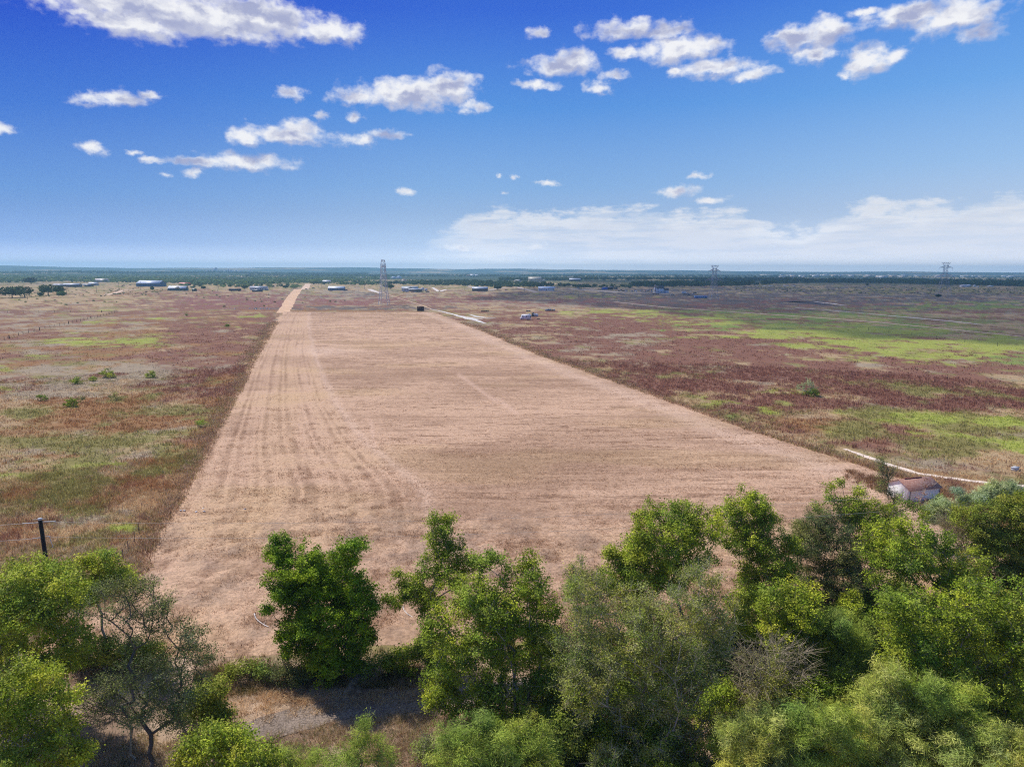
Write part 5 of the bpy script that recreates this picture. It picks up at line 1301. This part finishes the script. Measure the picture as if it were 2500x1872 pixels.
van(634, 697, 5, 3, 'pale camper beside the far dirt track', (200, 196, 196), name='camper', cat='camper') if False else None

def wreck(px, pyb, wpx, hpx, label, cols, seed, name='wreck', cat='wreck'):
    """a collapsed trailer: floor, leaning wall sheets, fallen roof sheets"""
    g = G(px, pyb); D = DEPTH(g); L = wpx / FPX * D; h = hpx / FPX * D; rg = np.random.default_rng(seed)
    t = empty(name, g, rg.uniform(-.1, .2), label, cat)
    part('floor', boxes([(-L / 2, 0, .1, L / 2, 2.6, .35)]), MT((70, 62, 60)), t)
    for q in range(5):
        x0 = -L / 2 + q * L / 5; w = L / 5 * rg.uniform(.7, 1.2); hh = h * rg.uniform(.45, 1.0); le = rg.uniform(-.5, .9)
        V = np.array([(x0, .1, .3), (x0 + w, .1, .3), (x0 + w * rg.uniform(.8, 1.2), .1 + le, hh), (x0 + rg.uniform(-.3, .3), .1 + le, hh * rg.uniform(.6, 1))])
        V = np.concatenate([V, V + np.array([0, .06, 0])])
        part('wall_sheet', (V, np.array([(0, 1, 2, 3), (7, 6, 5, 4), (0, 4, 5, 1), (1, 5, 6, 2), (2, 6, 7, 3), (3, 7, 4, 0)])), MT(cols[q % len(cols)]), t)
    for q in range(3):
        x0 = -L / 2 + q * L / 3; z = h * rg.uniform(.5, .95)
        V = np.array([(x0, 0, z), (x0 + L / 3, .2, z * rg.uniform(.6, 1.1)), (x0 + L / 3, 2.6, z * rg.uniform(.7, 1.1)), (x0, 2.5, z)])
        V = np.concatenate([V, V + np.array([0, 0, .07])])
        part('roof_sheet', (V, np.array([(3, 2, 1, 0), (4, 5, 6, 7), (0, 1, 5, 4), (1, 2, 6, 5), (2, 3, 7, 6), (3, 0, 4, 7)])), MT(cols[(q + 1) % len(cols)]), t)
    return t
wreck(1301, 773, 25, 11, 'collapsed bluish white trailer right behind the motorhome', [(226, 228, 236), (120, 140, 170), (96, 92, 86), (210, 216, 228)], 5, 'collapsed_trailer', 'wrecked trailer')
wreck(1290, 760, 11, 3.4, 'low white trough-like trailer bed behind the motorhome', [(226, 220, 216), (86, 62, 64)], 6, 'trailer_bed', 'trailer bed')
wreck(1343, 759, 25, 6, 'wrecked silver and blue trailer right of the motorhome', [(214, 216, 226), (110, 140, 166), (150, 150, 166), (60, 66, 76)], 7, 'collapsed_trailer', 'wrecked trailer')
wreck(1184, 761, 20, 3.6, 'heap of black burnt wreckage right of the chalky ground', [(44, 34, 36), (58, 44, 44), (34, 30, 34)], 8, 'burnt_heap', 'burnt heap')
wreck(1315, 779, 7, 2, 'small dark scrap heap right of the motorhome', [(50, 34, 34), (66, 44, 40)], 9, 'scrap_heap', 'scrap heap')
wreck(1602, 718.5, 18, 2.6, 'dark junk before the chimney of the tall white house', [(56, 48, 54), (76, 60, 58)], 10, 'scrap_heap', 'scrap heap')

# dark brown cabin at the far corner of the mown field
b = G(1026, 759.5); t = empty('small_cabin', b, R(-6), 'small dark brown slatted cabin at the far corner of the mown field', 'cabin')
D = DEPTH(b); L = 15.5 / FPX * D; h = 10.5 / FPX * D
part('wall', boxes([(-L / 2, 0, .15, L / 2, 2.4, h)]), MT((78, 50, 52), .9, .3, 2.5), t)
part('roof', boxes([(-L / 2 - .15, -.15, h, L / 2 + .15, 2.55, h + .14)]), MT((112, 84, 84)), t)
part('side_panel', boxes([(-L / 2 - .06, 0.05, .1, -L / 2 - .005, 2.3, h - .05)]), MT((206, 200, 200)), t)
part('batten', boxes([(-L / 2 + .05 + q * L / 7, -.06, .2, -L / 2 + .16 + q * L / 7, -.004, h - .03) for q in range(7)]), MT((52, 34, 38)), t)
part('skid', boxes([(-L / 2, .1, 0, L / 2, .35, .15), (-L / 2, 2.0, 0, L / 2, 2.25, .15)]), MT((90, 84, 84)), t)

def car(px, pyb, colr, label, yaw=0.0, group=None, kind='car'):
    t = empty(kind if kind != 'car' else 'parked_car', G(px, pyb), yaw, label, kind if kind != 'car' else 'car', group)
    m = MT(colr, .35, .04, 1, .5)
    pick = kind == 'pickup_truck'
    prof = [(-2.3, .35), (2.3, .35), (2.35, .8), (1.3, .95), (.7, 1.45), (-1.1, 1.5), (-1.9, 1.0), (-2.35, .9)] if not pick else [(-2.6, .45), (2.6, .45), (2.65, 1.0), (1.4, 1.1), (.9, 1.75), (-.5, 1.78), (-.7, 1.1), (-2.65, 1.1)]
    k = len(prof)
    V = [(x, -.85, z) for x, z in prof] + [(x, .85, z) for x, z in prof] + [(0, -.85, .8), (0, .85, .8)]
    F1 = np.array([(q, q + k, (q + 1) % k + k, (q + 1) % k) for q in range(k)])
    F2 = np.array([(q, (q + 1) % k, 2 * k) for q in range(k)] + [((q + 1) % k + k, q + k, 2 * k + 1) for q in range(k)])
    part('body', (np.array(V, float), [F1, F2]), m, t)
    part('window', boxes([(-1.0, -.87, 1.0, .7, .87, 1.35)] if not pick else [(-.4, -.87, 1.2, .9, .87, 1.62)]), GLASS, t)
    for sx in (-1.45, 1.45):
        for yy in (-.8, .8): part('wheel', cylx((sx, yy, .34), .34, .22, 'y'), MT((28, 28, 30)), t)
    return t
for (a, b_, c_, lb, kd) in [
 (302, 698, (36, 40, 54), 'dark pickup parked left of the long blue barn', 'pickup_truck'), (298, 700, (50, 50, 58), 'dark car just before the pickup left of the barn', 'car'), (318, 697, (44, 36, 52), 'dark purple car at the left end of the barn', 'car'),
 (398, 699, (46, 52, 62), 'dark car at the right end of the long blue barn', 'car'), (404, 699.5, (206, 208, 214), 'silver car under the shade right of the barn', 'car'), (391, 700, (70, 78, 90), 'grey pickup between barn and silver car', 'pickup_truck'),
 (845, 709.5, (44, 44, 48), 'dark pickup right of the brilliant white roof', 'pickup_truck'), (808, 710.5, (54, 58, 66), 'dark car before the left end of the white roofed house', 'car'), (651, 709.5, (60, 56, 62), 'dark car at the right end of the grey roofed house', 'car'),
 (988, 713.5, (36, 38, 46), 'black pickup before the windows of the white house', 'pickup_truck'), (994, 713.8, (196, 190, 186), 'pale car beside the black pickup', 'car'), (1008, 713.8, (150, 96, 96), 'dusty red car under the carport edge', 'car'), (1014, 713.8, (176, 178, 190), 'silver car right of the dusty red one', 'car'),
 (1021, 714, (40, 38, 44), 'black car amid the junk before the trailers', 'car'), (1028, 713.5, (52, 48, 50), 'dark car at the foot of the tall box trailer', 'car'), (1044, 713.8, (48, 56, 66), 'dark truck at the right end of the junk row', 'pickup_truck'),
 (765, 703.5, (60, 110, 106), 'green van beside the far dirt track', 'car'), (748, 707, (78, 96, 96), 'teal car left of the green van', 'car'),
 (1236, 708, (70, 60, 66), 'dark car on the pale yard right of the lone dark tree', 'car'), (1417, 705.5, (48, 56, 80), 'dark blue car in the pale yard', 'car'), (1412, 704, (150, 160, 176), 'pale car behind the dark blue one', 'car'),
 (1296, 688.8, (40, 44, 50), 'dark car before the beige mansion', 'car'), (1462, 707.4, (196, 150, 150), 'pinkish car left of the white van', 'car'), (1697, 716.5, (52, 66, 86), 'dark blue pickup right of the white box trailer', 'pickup_truck'),
 (1693, 719.5, (200, 204, 212), 'white car before the dark blue pickup', 'car'), (1641, 720.5, (212, 206, 200), 'white small car alone on the dark field', 'car'), (1679, 717.5, (170, 178, 186), 'pale flatbed right of the white box trailer', 'car'),
 (1672, 719.8, (48, 44, 50), 'dark car below the white box trailer', 'car'), (1682, 722, (40, 38, 46), 'black car above the long blue trailer', 'car')]:
    car(a, b_, c_, lb, yaw=(a * 7 % 30 - 15) / 60, kind=kd)
# junk yard between the blue shelter and the tall white house
rgj = np.random.default_rng(9)
for q in range(34):
    x_ = rgj.uniform(1494, 1594); y_ = 709 + (x_ - 1494) * .028 + rgj.uniform(-2.4, 2.4)
    c_ = [(206, 204, 208), (84, 70, 74), (120, 110, 118), (170, 170, 180), (60, 52, 58), (190, 150, 140)][rgj.integers(0, 6)]
    L, w, h = rgj.uniform(1.2, 4.2), rgj.uniform(1, 2), rgj.uniform(.6, 1.9)
    o = part('junk_pile', boxes([(-L / 2, 0, 0, L / 2, w, h * .6), (-L * .3, .1, h * .6, L * .2, w * .8, h), (L * .1, -.4, 0, L * .4, 0, h * .4)]), MT(c_), None)
    o.location = [float(v) for v in G(x_, y_)]; o.rotation_euler = (0, 0, rgj.uniform(0, 3))
    tag(o, 'piece of junk strewn between the blue shelter and the tall white house', 'junk', 'junk in the yard')
# broken pale debris on the dark right-hand fields, scraps by the purple weeds and on the mown field
for q, (x_, y_) in enumerate([(1849, 698), (1866, 698.5), (1870, 699), (1879, 699), (1884, 698), (1914, 697.5), (1918, 698.3), (1924, 698.5), (1940, 698.7)]):
    o = part('white_debris', boxes([(-4, 0, 0, 4, 3, .8), (-2, .5, .8, 1.5, 2, 1.3)]), MT((216, 214, 210)), None); o.location = [float(v) for v in G(x_, y_)]
    o.rotation_euler = (0, 0, q); tag(o, 'pale heap lying on the rough ground below the right-hand wood', 'heap', 'pale heaps on the rough ground')
for q, (x_, y_) in enumerate([(609, 754), (622, 754), (626, 755), (636, 754), (642, 753.5), (652, 754), (660, 754.6), (574, 754.5)]):
    o = part('white_stone', boxes([(-.7, 0, 0, .5, .6, .5), (-.3, .1, .5, .3, .5, .75)]), MT((226, 222, 220)), None); o.location = [float(v) for v in G(x_, y_)]
    o.rotation_euler = (0, 0, q * 1.3); tag(o, 'white stone in the row across the red weeds left of the track', 'stone', 'white stones in a row')
for q, (x_, y_) in enumerate([(449, 1249), (480, 1252), (498, 1244), (500, 1250), (598, 1244), (440, 1248)]):
    o = part('white_scrap', boxes([(-.16, 0, .1, .14, .12, .16), (-.05, .04, .16, .12, .2, .2)]), MT((240, 238, 236)), None); o.location = [float(v) for v in G(x_, y_)]
    o.rotation_euler = (0, 0, q * .9); tag(o, 'tiny white scrap lying on the near mown hay', 'scrap', 'white scraps on the mown hay')

# ================================================================ pylons
def pylon(px, pyb, pyt, label, yaw, hw_base=4.3, seed=0, colr=(176, 182, 190), thick=1.0):
    g = G(px, pyb); D = DEPTH(g); Hh = AT(px, pyt, D)[2]; t = empty('transmission_tower', g, yaw, label, 'pylon', None)
    m = MT(colr, .5, .06, 1, .4, .3); s = Hh / 34.0
    prof = [(0, hw_base), (12, hw_base * .62), (19.7, 2.1), (23, 1.7), (31, 1.45)]
    def hw(z): return float(np.interp(z, [p[0] for p in prof], [p[1] for p in prof]))
    zs = [0, 5, 9.5, 13.5, 17, 19.7, 22.8, 25.5, 28.2, 31]
    for sx, sy in ((-1, -1), (1, -1), (1, 1), (-1, 1)):
        V, F = bars([((sx * hw(a) * s, sy * hw(a) * s, a * s), (sx * hw(b) * s, sy * hw(b) * s, b * s)) for a, b in zip(zs[:-1], zs[1:])], .17 * thick)
        mesh_np('leg', V, F, m, parent=t)
    seg = []
    for a, b in zip(zs[:-1], zs[1:]):
        for (u1, v1), (u2, v2) in (((-1, -1), (1, -1)), ((1, -1), (1, 1)), ((1, 1), (-1, 1)), ((-1, 1), (-1, -1))):
            A1, A2 = (u1 * hw(a) * s, v1 * hw(a) * s, a * s), (u2 * hw(a) * s, v2 * hw(a) * s, a * s)
            B1, B2 = (u1 * hw(b) * s, v1 * hw(b) * s, b * s), (u2 * hw(b) * s, v2 * hw(b) * s, b * s)
            seg += [(A1, B2), (A2, B1), (B1, B2)]
    V, F = bars(seg, .07 * thick); mesh_np('bracing', V, F, m, parent=t)
    def arm(zt, ztip, half, w0, nm):
        sg = []
        for sx in (-1, 1):
            tip = (sx * half * s, 0, ztip * s)
            for sy in (-1, 1):
                lo, up = (sx * w0 * s, sy * w0 * s, ztip * s), (sx * w0 * .4 * s, sy * w0 * .6 * s, zt * s)
                sg += [(lo, tip), (up, tip)]
                for f in (.25, .5, .75):
                    p = [up[q] * (1 - f) + tip[q] * f for q in range(3)]; r = [lo[q] * (1 - f) + tip[q] * f for q in range(3)]
                    f2 = f - .2; r2 = [lo[q] * (1 - f2) + tip[q] * f2 for q in range(3)]
                    sg += [(p, r), (p, r2)]
            sg.append(((-w0 * s, -w0 * s, ztip * s), (w0 * s, -w0 * s, ztip * s)))
        V, F = bars(sg, .10 * thick); mesh_np(nm, V, F, m, parent=t)
        for sx in (-1, 1):
            V, F = bars([((sx * half * s, 0, ztip * s), (sx * half * s, 0, (ztip - 3.2) * s))], .09 * thick, 6)
            mesh_np('insulator', V, F, MT((190, 200, 206)), parent=t)
    arm(22.8, 19.7, 8.8, 2.1, 'lower_arm'); arm(31, 28.7, 6.1, 1.45, 'upper_arm')
    sg = []
    for sy in (-1, 1):
        for sx in (-1, 1):
            lo, hi_, mid = (sx * 1.45 * s, sy * 1.45 * s, 31 * s), (sx * 4.3 * s, 0, 34 * s), (0, sy * .7 * s, 34 * s)
            sg += [(lo, hi_), (lo, mid), (hi_, mid), ((sx * 2.8 * s, sy * .7 * s, 32.5 * s), (sx * 2 * s, sy * .4 * s, 34 * s)), ((sx * 2.8 * s, sy * .7 * s, 32.5 * s), (sx * 1 * s, sy * .8 * s, 34 * s))]
    V, F = bars(sg, .11 * thick); mesh_np('top_frame', V, F, m, parent=t)
    return t
pylon(938, 744, 635, 'lattice pylon seen end-on, standing in the brown strip', R(84), hw_base=3.6, thick=1.15, colr=(196, 198, 204))
pylon(1741, 733, 648, 'lattice pylon with two pairs of arms beside the long blue trailer', R(8), hw_base=4.0)
pylon(2302, 722, 641, 'farthest lattice pylon, in front of the right-hand wood', R(-14), hw_base=6.2)

def conductor(a, b, sag, label):
    f = np.linspace(0, 1, 30)[:, None]; P = a * (1 - f) + b * f; P[:, 2] -= (4 * sag * f * (1 - f))[:, 0]
    V, F = tubes(P[:-1], P[1:], np.full(29, .02), np.full(29, .02), 3)
    return tag(mesh_np('transmission_line', V, F, MT((150, 156, 164), .5, .05)), label, 'power line', 'lines strung between pylons')
def tip(px, pyb, pyt, yaw, sx, half, z):
    g = G(px, pyb); s = AT(px, pyt, DEPTH(g))[2] / 34.0
    return g + np.array([math.cos(yaw) * sx * half * s, math.sin(yaw) * sx * half * s, (z - 3.2) * s])
for sx in (-1, 1):
    for half, z in ((8.8, 19.7), (6.1, 28.7)):
        conductor(tip(1741, 733, 648, R(8), sx, half, z), tip(2302, 722, 641, R(-14), sx, half, z), 7, 'thin conductor sagging between the two right-hand pylons')

# ================================================================ utility poles
def upole(px, pyb, pyt, label, group=None, arm=True, r=.17):
    g = G(px, pyb); D = DEPTH(g); h = max(AT(px, pyt, D)[2], 4)
    t = empty('utility_pole', g, (px % 7) / 7, label, 'utility pole', group)
    V, F = tubes([(0, 0, 0)], [(0, 0, h)], [r * 1.2], [r * .85], 8); mesh_np('post', V, F, MT((84, 74, 66)), parent=t)
    if arm:
        part('crossarm', boxes([(-1.1, -.08, h - .9, 1.1, .08, h - .74)]), MT((96, 84, 74)), t)
        for q in (-1, 0, 1): part('insulator', cylx((q * .95, 0, h - .64), .07, .2, 'z', 8), MT((150, 150, 150)), t)
for a, b_, c_, lb in [(67, 731, 700, 'tall pole among the leftmost oaks'), (163, 721, 694, 'tall dark pole right of the darker oak'), (236, 715, 692, 'tall pole in front of the white outbuilding'), (291, 710, 689, 'pole left of the parked cars by the barn'),
                      (344, 706, 686, 'pole in front of the left half of the long blue barn'), (338, 705, 690, 'shorter pole beside the one before the blue barn'), (533, 705, 686, 'lone pole between green shed and navy container'), (658, 705, 687, 'pole right of the grey roofed house'),
                      (777, 704, 689, 'left pole of the pair left of the brilliant white roof'), (786, 704, 685, 'right pole of the pair left of the brilliant white roof'), (890, 706, 688, 'pole on the strip left of the strip pylon'),
                      (1022, 703, 694, 'pole behind the white windowed house'), (1135, 710, 690, 'pole left of the brown walled long house'), (1280, 714.5, 700, 'pole left of the pale blue roofed house'), (1413, 728, 703, 'tall pole nearest the yellow grass, right of centre'),
                      (1361, 706, 690, 'pole right of the pale blue roofed house'), (1586, 709, 694, 'pole left of the tall white house chimney'), (1665, 712, 694, 'tall pole behind the white box trailer'),
                      (2187, 697, 684, 'pole at the edge of the right-hand wood, left of the farthest pylon'), (2310, 704, 684, 'dark pole just behind the farthest pylon'), (2477, 708, 698, 'short pole at the right end of the dark wood')]:
    upole(a, b_, c_, lb)
for a, b_, c_ in [(1398, 697, 686), (1432, 697, 684), (1445, 697, 686), (1473, 699, 685), (1492, 699, 684), (1525, 700, 686), (1036, 686, 675), (1110, 678, 670), (1082, 677, 669), (1217, 678, 670), (1102, 679, 671)]:
    upole(a, b_, c_, 'thin far utility pole against the fields and woods right of the strip pylon', 'thin far utility poles', arm=False)

# the near black pole and its two lines
b = G(141, 1560); D = DEPTH(b); top = AT(98, 1268, D + .0)
t = empty('utility_pole', b, 0, 'thick black utility pole with a pale cap at the left, behind the edge tree', 'utility pole')
bv = np.array([0, 0, 0.]); tv = top - b
V, F = tubes([bv], [tv], [.19], [.15], 12); mesh_np('post', V, F, MT((34, 32, 34), .7, .25, 4), parent=t)
V, F = tubes([tv], [tv + np.array([0, 0, .10])], [.17], [.15], 12)
cp = cylx((tv[0], tv[1], tv[2] + .05), .17, .14, 'z', 12); mesh_np('cap', cp[0], cp[1], MT((188, 190, 196)), parent=t)
part('pole_tag', boxes([(tv[0] - .05, tv[1] - .18, tv[2] - .7, tv[0] + .07, tv[1] - .155, tv[2] - .35)]), MT((120, 124, 130)), t)
V, F = bars([(tv + np.array([-1.5, 0, -.35]), tv + np.array([-.05, 0, -.25])), (tv + np.array([.1, 0, -.2]), tv + np.array([1.2, .1, -.16]))], .035, 6)
mesh_np('dead_end_grip', V, F, MT((214, 214, 210)), parent=t)
V, F = bars([(tv + np.array([-.7, .1, -.05]), tv + np.array([.6, -.1, .12]))], .022, 5); mesh_np('jumper', V, F, MT((206, 200, 196)), parent=t)
V, F = bars([(tv + np.array([.1, 0, -1.5]), tv + np.array([.7, 0, -1.42])), (tv + np.array([.6, 0, -1.42]), tv + np.array([.8, 0, -2.4])), (tv + np.array([-.8, 0, -1.62]), tv + np.array([-.1, 0, -1.55]))], .03, 5)
mesh_np('lower_bracket', V, F, MT((206, 206, 202)), parent=t)
def wire(p0, p1, sag, r, label, n=24):
    p0, p1 = np.array(p0, float), np.array(p1, float); f = np.linspace(0, 1, n)[:, None]
    P = p0 * (1 - f) + p1 * f; P[:, 2] -= (4 * sag * f * (1 - f))[:, 0]
    V, F = tubes(P[:-1], P[1:], np.full(n - 1, r), np.full(n - 1, r), 5)
    return tag(mesh_np('power_line', V, F, MT((206, 200, 190), .5, .05)), label, 'power line')
wire(top + np.array([-.1, 0, -.25]), top + np.array([-34, 2, .2]), 1.0, .014, 'upper power line running left from the black pole')
wire(top + np.array([.1, 0, -.2]), top + np.array([70, 2, 1.5]), .9, .009, 'upper power line running right from the black pole')
wire(top + np.array([-.1, 0, -1.6]), top + np.array([-34, 2, -1.4]), 1.0, .014, 'lower power line running left from the black pole')
wire(top + np.array([.1, 0, -1.5]), top + np.array([70, 2, .2]), .9, .009, 'lower power line running right from the black pole')
# two leftover pieces of power line wire, laid on the hay as cords
for lb, pts in (('white leftover piece of power line wire on the hay left of the lone deep green tree', [(621, 1497), (624, 1508), (632, 1516), (644, 1524), (656, 1530)]), ('white leftover piece of power line wire on the hay right of the lone deep green tree', [(983, 1480), (987, 1490), (996, 1499), (1008, 1506)])):
    P = np.array([G(a, b_, .18) for a, b_ in pts]); rg = np.random.default_rng(3)
    V1, F1 = tubes(P[:-1], P[1:], np.full(len(P) - 1, .035), np.full(len(P) - 1, .03), 6)
    K = 10; q0 = np.repeat(P[:-1], K // 2, 0) + rg.normal(0, .03, ((len(P) - 1) * (K // 2), 3)); q1 = q0 + rg.normal(0, .13, q0.shape)
    V2, F2 = tubes(q0, q1, np.full(len(q0), .014), np.full(len(q0), .008), 4)
    tag(mesh_np('wire_remnant', np.concatenate([V1, V2]), [F1, F2 + len(V1)], MT((236, 230, 224))), lb, 'cord')

# ================================================================ fences
def fence(pts, spacing, h, label, pw=.05, colr=(70, 58, 54), wires=3, corner=None, wr=.01):
    P0 = np.array([G(*p) for p in pts]); s = np.concatenate([[0], np.cumsum(np.linalg.norm(np.diff(P0, axis=0), axis=1))])
    n = max(2, int(s[-1] / spacing)) + 1
    tt = np.linspace(0, s[-1], n); P = np.stack([np.interp(tt, s, P0[:, q]) for q in range(3)], 1)
    t = empty('wire_fence', P[0], 0, label, 'fence'); rg = np.random.default_rng(len(pts))
    Q = P - P[0]
    for q in range(min(n, 95)):
        w = pw * (2.2 if corner and q % corner == 0 else 1)
        V, F = tubes([Q[q]], [Q[q] + np.array([rg.normal(0, .03), rg.normal(0, .03), h * rg.uniform(.9, 1.08)])], [w], [w * .9], 6)
        mesh_np('post', V, F, MT(colr), parent=t)
    for k in range(wires):
        z = np.array([0, 0, h * (k + 1) / (wires + .3)])
        V, F = tubes(Q[:-1] + z, Q[1:] + z, np.full(n - 1, wr), np.full(n - 1, wr), 3)
        mesh_np('wire', V, F, MT((120, 112, 108)), parent=t)
    return t
fence([(283, 1401), (300, 1377), (313, 1352), (328, 1328), (340, 1305)], 2.6, 1.5, 'short run of thin steel posts at the near left corner of the mown field', pw=.035, colr=(88, 60, 56))
fence([(-60, 852), (60, 815), (180, 788), (286, 763)], 7, 1.5, 'wire fence crossing the left field diagonally', pw=.09, corner=6, wr=.02)
fence([(-20, 764), (120, 763.5), (286, 762.5)], 9, 1.5, 'wire fence running sideways to the corner on the left field', pw=.10, corner=7, wr=.03)
fence([(1462, 733), (1500, 735), (1560, 739), (1620, 744), (1700, 751)], 12, 1.6, 'sparse fence along the red weeds left of the middle pylon', pw=.11, wr=.02)
fence([(2120, 806), (2250, 823), (2330, 833), (2440, 846), (2520, 856)], 14, 1.6, 'sparse fence across the bright green grass on the right', pw=.08, wr=.015)

# ================================================================ the cloud that shades the far right fields (out of the frame, high up)
poly = np.array([G(*p)[:2] for p in [(1230, 728), (1420, 742), (1600, 768), (1850, 800), (2100, 822), (2600, 852)]])
far = np.array([(2600., 1200.), (2600., 2600.), (1200., 3000.), (300., 2300.), (60., 1300.)])
PL = np.concatenate([poly, far]); ALT = 1500.0
off = np.array([SUN.x, SUN.y]) / SUN.z * ALT
lo, hi_ = PL.min(0) - 150, PL.max(0) + 150
nx_, ny_ = 130, 130
X, Y = np.meshgrid(np.linspace(lo[0], hi_[0], nx_), np.linspace(lo[1], hi_[1], ny_))
def sdist(X, Y):
    best = np.full(X.shape, 1e9); ins = np.zeros(X.shape, bool)
    for a in range(len(PL)):
        (x1, y1), (x2, y2) = PL[a - 1], PL[a]
        tq = np.clip(((X - x1) * (x2 - x1) + (Y - y1) * (y2 - y1)) / ((x2 - x1) ** 2 + (y2 - y1) ** 2), 0, 1)
        best = np.minimum(best, np.hypot(X - x1 - tq * (x2 - x1), Y - y1 - tq * (y2 - y1)))
        ins ^= ((y1 > Y) != (y2 > Y)) & (X < (x2 - x1) * (Y - y1) / (y2 - y1 + 1e-9) + x1)
    return np.where(ins, best, -best)
S = sdist(X, Y)
nz = fbm(X / 260, Y / 260, 5, 800)
thick = S + 220 * (nz - .5)
hgt = np.where(thick > 0, 90 * np.sqrt(np.clip(thick, 0, 400) / 400) * (.6 + .9 * nz), 0)
k = thick > 0
V = np.concatenate([np.stack([X + off[0], Y + off[1], ALT + hgt], -1).reshape(-1, 3), np.stack([X + off[0], Y + off[1], ALT - hgt * .25], -1).reshape(-1, 3)])
i = np.arange(ny_ - 1)[:, None] * nx_; j = np.arange(nx_ - 1)[None, :]
F = np.stack([i + j, i + j + 1, i + nx_ + j + 1, i + nx_ + j], -1).reshape(-1, 4)
F = F[k.ravel()[F].any(1)]
m = bpy.data.materials.new('cloud'); m.use_nodes = True; q = NT(m.node_tree); q.n.remove(q.n['Principled BSDF'])
df = q.new('ShaderNodeBsdfDiffuse'); df.inputs[0].default_value = (.9, .9, .92, 1)
tr = q.new('ShaderNodeBsdfTransparent'); tcn = q.new('ShaderNodeTexCoord')
mx = q.new('ShaderNodeMixShader'); q.l.new(q.ss(q.noise(tcn.outputs['Object'], .006, 6, .6), .30, .60, .18, .44), mx.inputs[0])
q.l.new(tr.outputs[0], mx.inputs[1]); q.l.new(df.outputs[0], mx.inputs[2]); q.l.new(mx.outputs[0], q.n['Material Output'].inputs[0])
cl = mesh_np('cloud', V, np.concatenate([F, F[:, ::-1] + nx_ * ny_]), m, smooth=True)
tag(cl, 'large pale cloud high above the right-hand fields', 'cloud')
# ================================================================ haze
def box_mesh(name, lo, hi):
    V = [(x, y, z) for x in (lo[0], hi[0]) for y in (lo[1], hi[1]) for z in (lo[2], hi[2])]
    F = [(0, 1, 3, 2), (4, 6, 7, 5), (0, 4, 5, 1), (2, 3, 7, 6), (0, 2, 6, 4), (1, 5, 7, 3)]
    return mesh_np(name, np.array(V), np.array(F))
hz = box_mesh('haze', (-10750, -10750, -1.0), (10750, 10750, 124.0))
hm = bpy.data.materials.new('haze'); hm.use_nodes = True
ht = NT(hm.node_tree); ht.n.remove(ht.n['Principled BSDF'])
pv = ht.new('ShaderNodeVolumePrincipled')
pv.inputs['Color'].default_value = (0.38, 0.72, 0.97, 1)
pv.inputs['Density'].default_value = 1.35e-4
pv.inputs['Anisotropy'].default_value = 0.15
ht.l.new(pv.outputs[0], ht.n['Material Output'].inputs['Volume'])
hz.data.materials.append(hm)
tag(hz, kind='stuff')
